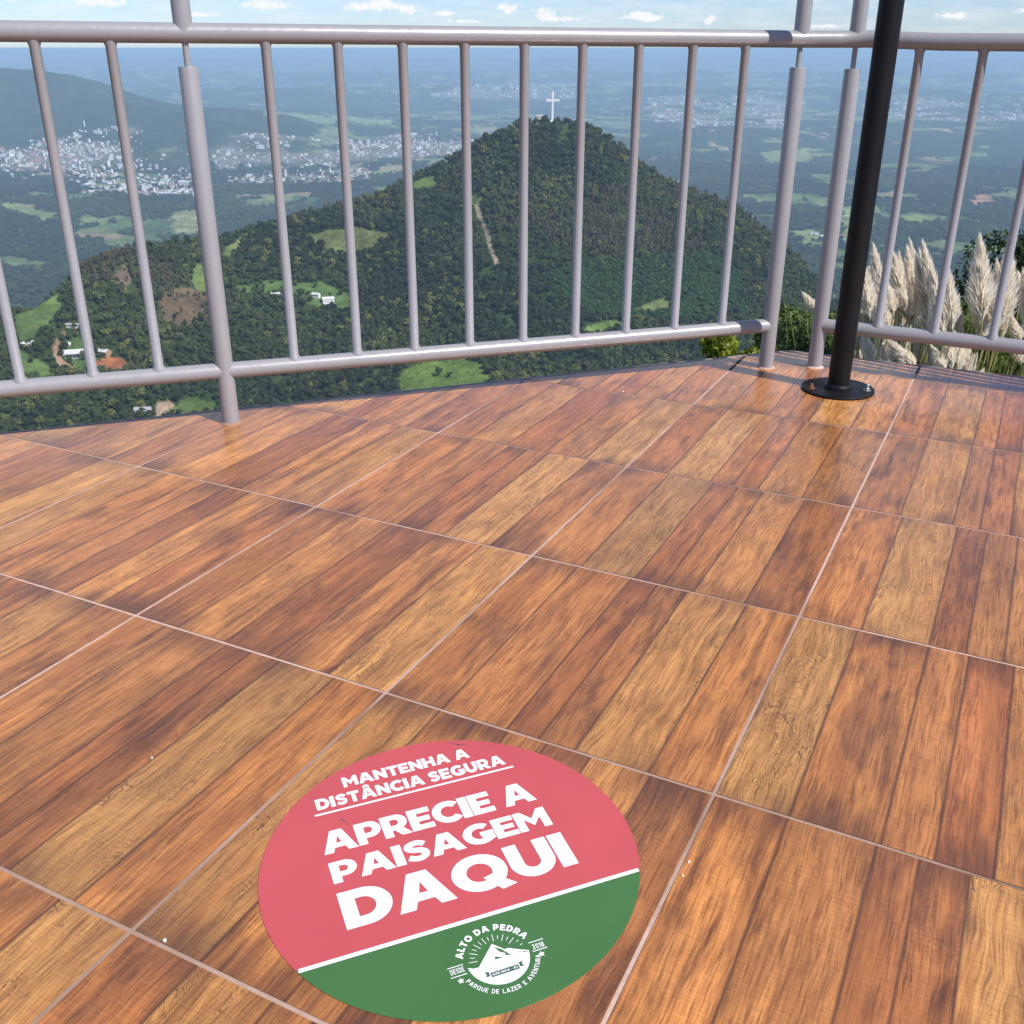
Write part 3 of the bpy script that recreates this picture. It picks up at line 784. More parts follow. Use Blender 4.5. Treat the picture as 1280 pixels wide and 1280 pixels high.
TONES = {'A': (.50, .200, .053), 'B': (.53, .250, .072), 'C': (.40, .142, .040), 'D': (.455, .180, .049), 'E': (.43, .162, .045), 'F': (.51, .222, .061)}
PRINTS = [  # plank sequence of the printed tiles: (kind, share of the width)
    [('A', .20), ('B', .21), ('C', .11), ('D', .11), ('F', .18), ('E', .19)],
    [('B', .19), ('A', .22), ('D', .12), ('C', .13), ('F', .17), ('E', .17)],
    [('A', .19), ('D', .21), ('C', .10), ('E', .11), ('B', .21), ('A', .18)],
    [('D', .18), ('F', .20), ('C', .21), ('A', .20), ('B', .21)],
    [('E', .19), ('B', .20), ('D', .10), ('C', .11), ('F', .19), ('A', .21)],
]
fixed = {(0, -1): 1, (0, 0): 2, (0, 1): 0, (1, 0): 1, (1, 1): 0, (-1, 0): 3, (-1, -1): 2, (0, 2): 4, (1, 2): 4}
rf = random.Random(21)
FV = []; FF = []; FU = []; tone = []; par = []
GAP = .0032
for ti in range(-9, 9):
    for tj in range(-8, 8):
        ori = [ORG + EX * (ti * TS) + EY * (tj * TS)][0]
        seq = PRINTS[fixed.get((ti, tj), rf.randrange(5))]
        u0 = 0.0; tk = rf.uniform(.9, 1.08)
        for kd, share in seq:
            u1 = u0 + share * TS
            a0 = max(u0, GAP); a1 = min(u1, TS - GAP)
            poly = [(a0, GAP), (a1, GAP), (a1, TS - GAP), (a0, TS - GAP)]
            wp = [tuple(ori + EX * p[0] + EY * p[1]) for p in poly]
            wp = clip(wp, DECK)
            if wp:
                base = len(FV); sd_ = rf.uniform(0, 50)
                for p in wp:
                    FV.append((p[0], p[1], 0.0))
                    q = Vector(p) - ori; FU.append((q.dot(EX) - u0, q.dot(EY)))
                FF.append(tuple(range(base, base + len(wp))))
                tn = TONES[kd]; v = tk * rf.uniform(.86, 1.12); hu = rf.uniform(-.04, .04)
                tone.append((tn[0] * v * (1 + hu), tn[1] * v, tn[2] * v * (1 - hu)))
                par.append((sd_, {'B': 1.0, 'F': .75, 'E': .6, 'D': .3, 'A': .05, 'C': .15}[kd], (u1 - u0), {'A': .9, 'E': 1.0, 'C': .8, 'D': .6, 'B': .45, 'F': .6}[kd]))
            u0 = u1
m_floor, t, b = mat_new('wood_look_tile')
uv = t.n('ShaderNodeUVMap', uv_map='plank').outputs[0]
sx = t.n('ShaderNodeSeparateXYZ'); t.l(uv, sx.inputs[0]); U_, V_ = sx.outputs[0], sx.outputs[1]
seed = t.attr('seed'); fig = t.attr('figure'); pw = t.attr('pw'); blo = t.attr('blot'); tn = t.attr('tone', 'Color')
def vec(a, bb, c):
    n = t.n('ShaderNodeCombineXYZ')
    for s, v in zip(n.inputs, (a, bb, c)): t.val(s, v)
    return n.outputs[0]
# slow waviness bends the grain
wob = t.math('MULTIPLY', t.math('SUBTRACT', t.noise(vec(t.math('MULTIPLY', U_, 9.0), t.math('MULTIPLY', V_, 4.5), seed), 1.0, 3, .55), .5), t.math('MULTIPLY_ADD', fig, .026, .012))
Uw = t.math('ADD', U_, wob)
g1 = t.noise(vec(t.math('MULTIPLY', Uw, 70.0), t.math('MULTIPLY', V_, 4.2), seed), 1.0, 6, .66, .5)
g2 = t.noise(vec(t.math('MULTIPLY', Uw, 330.0), t.math('MULTIPLY', V_, 15.0), seed), 1.0, 4, .6)
g3 = t.noise(vec(t.math('MULTIPLY', Uw, 18.0), t.math('MULTIPLY', V_, 2.4), seed), 1.0, 4, .55, .6)
# growth-ring figure with knots
rg_ = t.noise(vec(t.math('MULTIPLY', U_, 24.0), t.math('MULTIPLY', V_, 9.0), t.math('ADD', seed, 7.0)), 1.0, 2.5, .5, 1.3)
ringv = t.math('FRACT', t.math('MULTIPLY', rg_, 26.0))
ring = t.math('ABSOLUTE', t.math('SUBTRACT', ringv, .5))
ringm = t.ramp(ring, [(0.0, 1.0), (.24, 0.0)])
ringp = t.ramp(t.noise(vec(t.math('MULTIPLY', U_, 17.0), t.math('MULTIPLY', V_, 8.0), t.math('ADD', seed, 3.0)), 1.0, 3), [(.44, 0.0), (.64, 1.0)])
ringk = t.math('MULTIPLY', t.math('MULTIPLY', ringm, ringp), t.math('MULTIPLY', fig, .95))
blot = t.ramp(t.noise(vec(t.math('MULTIPLY', Uw, 16.0), t.math('MULTIPLY', V_, 5.5), t.math('ADD', seed, 13.0)), 1.0, 5, .62, .5), [(.45, 0.0), (.61, 1.0)])
blot = t.math('MULTIPLY', blot, t.ramp(g1, [(.30, 1.0), (.62, .35)]))
# a darker smudge where the print of a plank begins and ends
endd = t.math('MINIMUM', V_, t.math('SUBTRACT', TS, V_))
endm = t.math('MULTIPLY', t.ramp(t.math('ADD', endd, t.math('MULTIPLY', t.math('SUBTRACT', g3, .5), .11)), [(.0, .95), (.03, .7), (.085, 0.0)]), t.ramp(t.noise(vec(t.math('MULTIPLY', U_, 6.0), seed, seed), 1.0, 1), [(.45, 0), (.6, 1)]))
edge = t.math('MINIMUM', U_, t.math('SUBTRACT', pw, U_))
edgem = t.ramp(edge, [(.0007, .8), (.0021, 0.0)])
saw = t.noise(vec(t.math('MULTIPLY', U_, 30.0), t.math('MULTIPLY', V_, 300.0), seed), 1.0, 3, .6)
v1 = t.math('MULTIPLY', t.ramp(g1, [(.24, .50), (.5, 1.0), (.78, 1.32)]), t.ramp(g2, [(.34, .50), (.50, 1.0), (.66, 1.18)]))
v1 = t.math('MULTIPLY', v1, t.ramp(saw, [(.3, .86), (.7, 1.12)]))
v1 = t.math('MULTIPLY', v1, t.ramp(g3, [(.25, .80), (.75, 1.18)]))
cc = t.n('ShaderNodeCombineColor')
for q in range(3): t.l(t.math('POWER', v1, (.92, 1.04, 1.12)[q]), cc.inputs[q])
c0 = t.mix(1.0, tn, cc.outputs[0], 'MULTIPLY')
bandm = t.ramp(t.noise(vec(t.math('MULTIPLY', Uw, 27.0), t.math('MULTIPLY', V_, 1.7), t.math('ADD', seed, 23.0)), 1.0, 3, .55, .4), [(.46, 0.0), (.62, 1.0)])
c0 = t.mix(t.math('MULTIPLY', bandm, t.math('MULTIPLY', blo, .52)), c0, t.mix(g1, (.105, .034, .013), (.27, .086, .024)))
hot = t.ramp(t.noise(vec(t.math('MULTIPLY', Uw, 31.0), t.math('MULTIPLY', V_, 2.1), t.math('ADD', seed, 31.0)), 1.0, 3, .55, .4), [(.55, 0.0), (.72, 1.0)])
c0 = t.mix(t.math('MULTIPLY', hot, .45), c0, (.50, .185, .045))
c0 = t.mix(t.math('MULTIPLY', blot, t.math('MULTIPLY', blo, .82)), c0, (.058, .021, .011))
c0 = t.mix(t.math('MULTIPLY', endm, .72), c0, (.075, .028, .014))
c0 = t.mix(ringk, c0, (.085, .036, .016))
c0 = t.mix(edgem, c0, (.045, .018, .010))
pos = t.n('ShaderNodeNewGeometry').outputs['Position']
dust = t.ramp(t.noise(pos, 2.3, 5, .6), [(.35, 0.0), (.8, .06)])
c0 = t.mix(dust, c0, (.42, .33, .27))
t.l(c0, b.inputs['Base Color'])
t.l(t.ramp(t.noise(pos, 5.0, 4, .6), [(.3, .17), (.7, .30)]), b.inputs['Roughness'])
b.inputs['Specular IOR Level'].default_value = 0.9
bp = t.n('ShaderNodeBump'); bp.inputs['Strength'].default_value = .22; bp.inputs['Distance'].default_value = .0012
t.l(t.math('ADD', g2, t.math('MULTIPLY', t.noise(pos, 3.0, 2), 1.2)), bp.inputs['Height']); t.l(bp.outputs[0], b.inputs['Normal'])
me = bpy.data.meshes.new('floor'); me.from_pydata(FV, [], FF); me.materials.append(m_floor)
uvl = me.uv_layers.new(name='plank'); uvl.data.foreach_set('uv', [c for q in FU for c in q])
for nm, ix in (('seed', 0), ('figure', 1), ('pw', 2), ('blot', 3)):
    a = me.attributes.new(nm, 'FLOAT', 'FACE'); a.data.foreach_set('value', [q[ix] for q in par])
a = me.attributes.new('tone', 'FLOAT_COLOR', 'FACE'); a.data.foreach_set('color', [c for q in tone for c in (*q, 1.0)])
floor = link(bpy.data.objects.new('floor', me)); tag(floor, kind='structure')
# grout bed and the slab under the tiles
m_grout, t, b = mat_new('grout')
pos = t.n('ShaderNodeNewGeometry').outputs['Position']
g = t.noise(pos, 1.6, 3); g_ = t.noise(pos, 60, 3)
cl = t.mix(t.ramp(g, [(.34, 0.0), (.54, 1.0)]), (.20, .115, .07), (.57, .39, .32))
cl = t.mix(t.ramp(g_, [(.35, 0), (.8, .5)]), cl, (.25, .16, .12))
t.l(cl, b.inputs['Base Color']); b.inputs['Roughness'].default_value = .9
mb = MB(); mb.prism([(p[0], p[1]) for p in DECK], -.02, -.0012); mb.build('grout_bed', m_grout, floor)
m_conc = simple('slab_concrete', (.30, .28, .26), .9, .2, 3)
mb = MB(); mb.prism([(p[0] * .999, p[1] * .9985) for p in DECK], -.28, -.021); mb.build('slab', m_conc, floor)
# grey nosing along the outer edges
m_trim = simple('nosing', (.30, .27, .27), .5, .2, 6)
mb = MB()
for a, bb in ((DECK[3], DECK[4]), (DECK[2], DECK[3])):
    a, bb = Vector(a), Vector(bb); d_ = (bb - a).normalized(); nn = Vector((d_.y, -d_.x))
    mb.prism([tuple(a + nn * .001 - d_ * .0), tuple(a + nn * .008), tuple(bb + nn * .008), tuple(bb + nn * .001)], -.06, .0015)
mb.build('nosing', m_trim, floor)
m_rubber = simple('dark_joint', (.012, .011, .012), .8, .2, 20)
mb = MB()
for (ti, j0, j1) in ((0, 3.72, 4.05), (1, 4.12, 4.34)):
    p = ORG + EX * (ti * TS); a = p + EY * (j0 * TS); bb = p + EY * (j1 * TS)
    mb.prism([tuple(a - EX * .0045), tuple(a + EX * .0045), tuple(bb + EX * .0045), tuple(bb - EX * .0045)], -.0011, .0009)
mb.build('expansion_joint', m_rubber, floor)

# ================================================================= railing
m_rail, t, b = mat_new('grey_rail_paint')
pos = t.n('ShaderNodeTexCoord').outputs['Object']
f = t.noise(pos, 6, 4); f2 = t.noise(pos, 55, 3)
c = t.mix(f, (.272, .264, .275), (.312, .302, .312)); c = t.mix(t.ramp(f2, [(.62, 0.0), (.78, .14)]), c, (.21, .18, .18))
t.l(c, b.inputs['Base Color']); t.l(t.ramp(f2, [(.3, .26), (.7, .42)]), b.inputs['Roughness']); b.inputs['Metallic'].default_value = .12
bp = t.n('ShaderNodeBump'); bp.inputs['Strength'].default_value = .12; bp.inputs['Distance'].default_value = .001
t.l(t.noise(pos, 90, 3), bp.inputs['Height']); t.l(bp.outputs[0], b.inputs['Normal'])

P0 = Vector((-.8585, 2.9307)); P1 = Vector((.9093, 3.5179)); P2 = Vector((1.0869, 3.5277))
DL = (P1 - P0).normalized(); DR = EX.copy()
railing = thing('railing', 'grey painted tube railing running along both edges of the deck', 'railing', (P1.x, P1.y, 0))
RO = Vector((P1.x, P1.y, 0))
def loc3(p, z): return (p.x - RO.x, p.y - RO.y, z)
def zt(s): return 1.0785 - .0055 * (s + .4)
def zb(s): return .1635 - .0058 * s
SL0 = -3.3; SLEN = 1.8675
# top rail: bends at the two corner posts
pts = []
for s in np.linspace(SL0, SLEN - .05, 24): pts.append(loc3(P0 + DL * float(s), zt(max(float(s), -1.2))))
zc = zt(SLEN)
def bez(a, b_, c_, n):
    return [(a * (1 - q) ** 2 + b_ * 2 * q * (1 - q) + c_ * q * q) for q in np.linspace(0, 1, n)]
mid = (P2 - P1).normalized()
A_, B_, C_ = P1 - DL * .05, P1, P1 + mid * .05
for p in bez(A_, B_, C_, 6)[1:]: pts.append(loc3(p, zc))
A_, B_, C_ = P2 - mid * .05, P2, P2 + DR * .05
for p in bez(A_, B_, C_, 6): pts.append(loc3(p, zc))
for s in np.linspace(.25, 2.6, 12): pts.append(loc3(P2 + DR * float(s), zc - .006 - .009 * float(s)))
MB().tube(pts, .0248, 20).build('top_rail', m_rail, railing, 50)
MB().tube([loc3(P0 + DL * s, zb(max(s, -1.0))) for s in np.linspace(SL0, SLEN - .004, 20).tolist()], .0238, 20).build('bottom_rail', m_rail, railing, 50)
MB().tube([loc3(P2 + DR * s, .1515) for s in np.linspace(.004, 2.6, 14).tolist()], .0238, 20).build('bottom_rail', m_rail, railing, 50)
def post(p, ztop, zrail):
    mb = MB(); mb.tube([loc3(p, -.01), loc3(p, ztop - .004), loc3(p, ztop)], [.0258, .0258, .0246], 20)
    # weld bead where the bottom rail meets
    po = mb.build('post', m_rail, railing, 50)
    MB().tube([loc3(p, -.001), loc3(p, .002), loc3(p, .006)], [.033, .031, .0262], 20).build('base_seal', m_grout, po, 50)
    MB().tube([loc3(p, ztop - .02), loc3(p, zrail - .01)], .0085, 12).build('pin', m_rail, po, 50)
    MB().tube([loc3(p, zrail), loc3(p, 1.96), loc3(p, 1.965)], [.0245, .0245, .0225], 20).build('upper_post', m_rail, po, 50)
post(P0, .996, zt(0)); post(P1, .985, zc); post(P2, .980, zc)
post(P0 - DL * SLEN, .998, zt(-1.2)); post(P2 + DR * 1.87, .975, zc - .023)
def baluster(p, z0, z1):
    MB().tube([loc3(p, z0), loc3(p, z0 + .0265), loc3(p, z0 + .0315), loc3(p, z1 - .0325), loc3(p, z1 - .0275), loc3(p, z1)], [.0195, .0178, .0137, .0137, .0160, .0175], 14).build('baluster', m_rail, railing, 60)
for s in (.2070, .4005, .5820, .7623, .9422, 1.1243, 1.3060, 1.4866, 1.6687, -.1845, -.3655, -.5577, -.745, -.93, -1.115, -1.30, -1.485, -1.67, -2.06, -2.25, -2.44):
    baluster(P0 + DL * s, zb(max(s, -1)), zt(max(s, -1.2)))
for s in (.1945, .377, .557, .740, .922, 1.105, 1.29, 1.475, 1.66, 2.06, 2.25): baluster(P2 + DR * s, .1515, zc - .006 - .009 * s)

# ================================================================= black pole
m_black, t, b = mat_new('black_pole_paint')
pos = t.n('ShaderNodeTexCoord').outputs['Object']
f = t.noise(pos, 9, 4)
t.l(t.mix(f, (.005, .005, .006), (.010, .0095, .0105)), b.inputs['Base Color']); t.l(t.ramp(f, [(.3, .42), (.7, .55)]), b.inputs['Roughness'])
b.inputs['Specular IOR Level'].default_value = .22
m_steel = simple('zinc_bolt', (.55, .54, .52), .3, .1, 60, metal=.9)
m_rust = simple('rusty_bolt', (.20, .07, .035), .85, .3, 80)
pole = thing('black_pole', 'tall black steel pole bolted to the deck in front of the corner', 'pole', (1.0905, 3.2555, 0))
MB().tube([(0, 0, .008), (0, 0, 4.2)], .0355, 28).build('shaft', m_black, pole, 50)
MB().lathe([(.1172, .0006), (.1178, .0015), (.1178, .0068), (.1165, .0080), (.036, .0080)], 48).build('base_plate', m_black, pole, 40)
MB().lathe([(.0355, .0082), (.0435, .0082), (.0440, .014), (.0415, .021), (.0355, .024)], 32).build('collar', m_black, pole, 50)
for ang, mt, hgt in ((186, m_rust, .020), (-22, m_steel, .026), (80, m_steel, .022)):
    x_, y_ = .093 * cos(radians(ang)), .093 * sin(radians(ang))
    mb = MB(); mb.lathe([(.0125, .0082), (.0125, .0100)], 20, (x_, y_, 0)); mb.lathe([(.0085, .0101), (.0085, .0165), (.0075, .0175)], 6, (x_, y_, 0)); mb.lathe([(.0048, .0176), (.0048, hgt + .004), (.004, hgt + .005)], 10, (x_, y_, 0))
    bo = mb.build('bolt', mt, pole, 40)
    if mt is m_rust: bo['label'] = 'rusty red bolt'

# ================================================================= crumbs of mortar on the tiles
m_crumb = simple('mortar_crumb', (.72, .66, .60), .9, .15, 90)
def crumb(x, y, r, label):
    rg = np.random.default_rng(int(abs(x * 1e4))); mb = MB()
    phi = (1 + 5 ** .5) / 2
    base = [(-1, phi, 0), (1, phi, 0), (-1, -phi, 0), (1, -phi, 0), (0, -1, phi), (0, 1, phi), (0, -1, -phi), (0, 1, -phi), (phi, 0, -1), (phi, 0, 1), (-phi, 0, -1), (-phi, 0, 1)]
    fs = [(0, 11, 5), (0, 5, 1), (0, 1, 7), (0, 7, 10), (0, 10, 11), (1, 5, 9), (5, 11, 4), (11, 10, 2), (10, 7, 6), (7, 1, 8), (3, 9, 4), (3, 4, 2), (3, 2, 6), (3, 6, 8), (3, 8, 9), (4, 9, 5), (2, 4, 11), (6, 2, 10), (8, 6, 7), (9, 8, 1)]
    vs = [tuple(np.array(v) / 1.9 * r * rg.uniform(.7, 1.15, 3)) for v in base]
    mb.add(vs, fs); o = mb.build('mortar_crumb', m_crumb); o.location = (x, y, r * .55)
    tag(o, label, 'crumb')
crumb(-0.4445, 0.9503, 0.00315, 'small pale mortar crumb at the grout crossing nearest the bottom left corner')
crumb(0.3700, 3.2309, 0.00375, 'pale mortar crumb near the deck edge below the middle balusters')
crumb(0.2484, 1.0891, 0.00225, 'upper of two tiny white crumbs on the grout line right of the sticker')
crumb(0.2355, 1.0634, 0.00195, 'lower of two tiny white crumbs on the grout line right of the sticker')
crumb(-0.5798, 1.3183, 0.0021, 'tiny pale crumb on the planks left of the sticker')
crumb(1.1446, 3.1632, 0.00262, 'pale crumb touching the rim of the black base plate')


# ================================================================= floor sticker
m_red = simple('sticker_red', (.475, .078, .085), .42, .10, 7)
m_green = simple('sticker_green', (.052, .146, .043), .42, .12, 7)
m_print = simple('sticker_white', (.78, .76, .77), .45, .03, 30)
m_dark = simple('sticker_dark_green', (.04, .11, .07), .45, .05, 30)
ST = thing('floor_sticker', 'round red and green floor sticker with white Portuguese lettering on the tiles', 'sticker', (-.0865, 1.098, 0), radians(21.2))
SR = .2655; CUT = -.117
def arc(r, a0, a1, n, c=(0, 0)): return [(c[0] + r * cos(a0 + (a1 - a0) * k / n), c[1] + r * sin(a0 + (a1 - a0) * k / n)) for k in range(n + 1)]
aR = math.asin((CUT + .0032) / SR)
MB().prism(arc(SR, aR, pi - aR, 90), .0004, .0011).build('red_field', m_red, ST)
aG = math.asin((CUT - .0032) / SR)
MB().prism(arc(SR, pi - aG, 2 * pi + aG, 70), .0004, .0011).build('green_field', m_green, ST)
xa = math.sqrt(SR ** 2 - (abs(CUT) + .0032) ** 2) - .0004
MB().prism([(-xa, CUT - .0031), (xa, CUT - .0031), (xa, CUT + .0031), (-xa, CUT + .0031)], .0004, .00115).build('white_band', m_print, ST)

# heavy geometric capitals, cap height 1: each glyph = (width, [loops], [extra loops laid over])
S_, H_ = .285, .245
def oval(cx, cy, rx, ry, n=40, a0=0, a1=2 * pi): return [(cx + rx * cos(a0 + (a1 - a0) * k / n), cy + ry * sin(a0 + (a1 - a0) * k / n)) for k in range(n + (abs(a1 - a0) < 6.2))]
def band(cx, cy, rx, ry, th, tv, a0, a1, n=40):
    o = oval(cx, cy, rx, ry, n, a0, a1); i = oval(cx, cy, rx - th, ry - tv, n, a0, a1)
    return o + i[::-1]
def stroke(path, wd):
    L_, R_ = [], []
    for k, p in enumerate(path):
        a = Vector(path[max(k - 1, 0)]); c_ = Vector(path[min(k + 1, len(path) - 1)]); d_ = (c_ - a).normalized(); nn = Vector((-d_.y, d_.x)) * wd / 2
        L_.append((p[0] + nn.x, p[1] + nn.y)); R_.append((p[0] - nn.x, p[1] - nn.y))
    return L_ + R_[::-1]
def gl_A(w=1.08):
    c_ = w / 2
    return (w, [[(0, 0), (c_ - .19, 1), (c_ + .19, 1), (w, 0), (w - .30, 0), (w - .375, .20), (.375, .20), (.30, 0)], [(.455, .41), (w - .455, .41), (c_, .72)]], [])
def smooth_path(ctrl, n=12):
    out = []
    P_ = [Vector(c_) for c_ in ctrl]
    for k in range(len(P_) - 1):
        p0 = P_[max(k - 1, 0)]; p1 = P_[k]; p2 = P_[k + 1]; p3 = P_[min(k + 2, len(P_) - 1)]
        for q in range(n):
            u_ = q / n
            out.append(tuple(.5 * ((2 * p1) + (p2 - p0) * u_ + (2 * p0 - 5 * p1 + 4 * p2 - p3) * u_ ** 2 + (3 * p1 - p0 - 3 * p2 + p3) * u_ ** 3)))
    out.append(tuple(P_[-1])); return out
def glyphs():
    G = {}
    G['I'] = (.31, [[(0, 0), (.31, 0), (.31, 1), (0, 1)]], [])
    G['L'] = (.70, [[(0, 0), (.70, 0), (.70, H_), (S_, H_), (S_, 1), (0, 1)]], [])
    G['T'] = (.82, [[(.41 - S_ / 2, 0), (.41 + S_ / 2, 0), (.41 + S_ / 2, 1 - H_), (.82, 1 - H_), (.82, 1), (0, 1), (0, 1 - H_), (.41 - S_ / 2, 1 - H_)]], [])
    G['E'] = (.75, [[(0, 0), (.75, 0), (.75, .235), (S_, .235), (S_, .39), (.68, .39), (.68, .61), (S_, .61), (S_, .765), (.74, .765), (.74, 1), (0, 1)]], [])
    G['H'] = (.90, [[(0, 0), (S_, 0), (S_, .375), (.90 - S_, .375), (.90 - S_, 0), (.90, 0), (.90, 1), (.90 - S_, 1), (.90 - S_, .625), (S_, .625), (S_, 1), (0, 1)]], [])
    G['N'] = (.93, [[(0, 0), (.275, 0), (.275, .53), (.68, 0), (.93, 0), (.93, 1), (.655, 1), (.655, .49), (.25, 1), (0, 1)]], [])
    G['M'] = (1.10, [[(0, 0), (.275, 0), (.275, .58), (.55, .20), (.825, .58), (.825, 0), (1.10, 0), (1.10, 1), (.84, 1), (.55, .56), (.26, 1), (0, 1)]], [])
    G['A'] = gl_A()
    w_, l, e = gl_A(); G['Â'] = (w_, l, [[(.24, 1.07), (.46, 1.07), (.54, 1.15), (.62, 1.07), (.84, 1.07), (.64, 1.30), (.44, 1.30)]])
    G['P'] = (.82, [[(0, 0), (S_, 0), (S_, .27)] + oval(.455, .635, .365, .365, 20, -pi / 2, pi / 2) + [(0, 1)], [(S_, .49)] + oval(.43, .63, .115, .14, 14, -pi / 2, pi / 2) + [(S_, .77)]], [])
    G['R'] = (.87, [[(0, 0), (S_, 0), (S_, .27), (.37, .27), (.55, 0), (.88, 0), (.66, .33)] + oval(.475, .65, .365, .35, 18, -pi / 3.3, pi / 2) + [(0, 1)], [(S_, .50)] + oval(.44, .64, .115, .14, 14, -pi / 2, pi / 2) + [(S_, .78)]], [])
    G['D'] = (.93, [[(0, 0)] + oval(.42, .5, .51, .5, 28, -pi / 2, pi / 2) + [(0, 1)], [(S_, .25)] + oval(.40, .5, .235, .25, 20, -pi / 2, pi / 2) + [(S_, .75)]], [])
    G['U'] = (.90, [[(0, 1), (0, .42)] + oval(.45, .42, .45, .44, 26, pi, 2 * pi) + [(.90, 1), (.615, 1), (.615, .42)] + oval(.45, .42, .165, .18, 16, 2 * pi, pi) + [(.285, 1)]], [])
    G['O'] = (1.08, [oval(.54, .5, .54, .52, 48), oval(.54, .5, .25, .26, 36)], [])
    G['Q'] = (1.10, [oval(.54, .5, .54, .52, 48), oval(.54, .5, .25, .26, 36)], [[(.56, .33), (.76, .38), (1.12, -.04), (.82, -.10)]])
    G['C'] = (.92, [band(.54, .5, .54, .52, .29, .26, radians(42), radians(318))], [])
    G['G'] = (1.0, [band(.54, .5, .54, .52, .29, .26, radians(46), radians(318))], [[(.56, .36), (.70, .06), (1.0, .14), (1.0, .56), (.56, .56)]])
    sp_ = smooth_path([(.70, .745), (.56, .855), (.38, .875), (.20, .80), (.17, .67), (.30, .56), (.50, .50), (.64, .40), (.64, .24), (.50, .135), (.31, .125), (.10, .235)], 7)
    G['S'] = (.80, [stroke(sp_, .245)], [])
    return G
GL = glyphs()
def fill_mesh(name, items, mat, parent, z, th=.00012):
    """items: list of (loops) each filled even-odd; returned as one flat mesh with real thickness"""
    cu = bpy.data.curves.new(name, 'CURVE'); cu.dimensions = '2D'; cu.fill_mode = 'BOTH'
    for lp in items:
        s = cu.splines.new('POLY'); s.points.add(len(lp) - 1)
        for p, q in zip(s.points, lp): p.co = (q[0], q[1], 0, 1)
        s.use_cyclic_u = True
    cu.extrude = th / 2
    ob = bpy.data.objects.new(name, cu); COL.objects.link(ob)
    dg = bpy.context.evaluated_depsgraph_get(); dg.update()
    me = bpy.data.meshes.new_from_object(ob.evaluated_get(dg)); me.materials.clear(); me.materials.append(mat)
    COL.objects.unlink(ob); bpy.data.objects.remove(ob); bpy.data.curves.remove(cu)
    o = link(bpy.data.objects.new(name, me), parent); o.location = (0, 0, z)
    return o
def layout(text, track=.07, space=.36):
    x = 0; out = []
    for ch in text:
        if ch == ' ': x += space; continue
        w_, l, e = GL[ch]; out.append((x, ch)); x += w_ + track
    return out, x - track
def text_line(name, text, x0, x1, y0, y1, track=.07, space=.36):
    lay, tw = layout(text, track, space); sx_ = (x1 - x0) / tw; sy_ = (y1 - y0)
    main = []; extra = []
    for (x, ch) in lay:
        w_, l, e = GL[ch]
        for lp in l: main.append([(x0 + (x + p[0]) * sx_, y0 + p[1] * sy_) for p in lp])
        for lp in e: extra.append([(x0 + (x + p[0]) * sx_, y0 + p[1] * sy_) for p in lp])
    o = fill_mesh(name, main, m_print, ST, .0013)
    if extra: fill_mesh('letter_stroke', extra, m_print, o, .00006)
text_line('lettering', 'MANTENHA A', -.1078, .0982, .2005, .2243)
text_line('lettering', 'DISTÂNCIA SEGURA', -.1565, .1462, .1635, .1880, .07, .30)
MB().prism([(-.1625, .1515), (.1545, .1515), (.1545, .1552), (-.1625, .1552)], .00125, .0014).build('underline', m_print, ST)
text_line('lettering', 'APRECIE A', -.1655, .1597, .0680, .1135, .03, .32)
text_line('lettering', 'PAISAGEM', -.1645, .1612, .0090, .0500, .03)
text_line('lettering', 'DAQUI', -.1655, .1640, -.0757, -.0095, .04)
# emblem
EC = (.0012, -.1868); em_z = .0013
def rot2(p, a): return (p[0] * cos(a) - p[1] * sin(a), p[0] * sin(a) + p[1] * cos(a))
def arc_text(text, r, a_mid, size, top, glyphset=True, squeeze=1.0, track=.1, space=.45):
    """capitals set round the emblem; top=True reads clockwise over the top"""
    main = []; extra = []
    lay, tw = layout(text, track, space)
    for (x, ch) in lay:
        w_, l, e = GL[ch]; xc = (x + w_ / 2 - tw / 2) * size * squeeze
        ang = a_mid - xc / r if top else a_mid + xc / r
        ro = ang - pi / 2 if top else ang + pi / 2
        for lps, dst in ((l, main), (e, extra)):
            for lp in lps:
                q = []
                for p in lp:
                    lx, ly = (p[0] - w_ / 2) * size * squeeze, (p[1] - (.0 if top else 0)) * size
                    rx_, ry_ = rot2((lx, ly), ro)
                    bx, by = EC[0] + r * cos(ang), EC[1] + r * sin(ang)
                    q.append((bx + rx_, by + ry_))
                dst.append(q)
    return main, extra
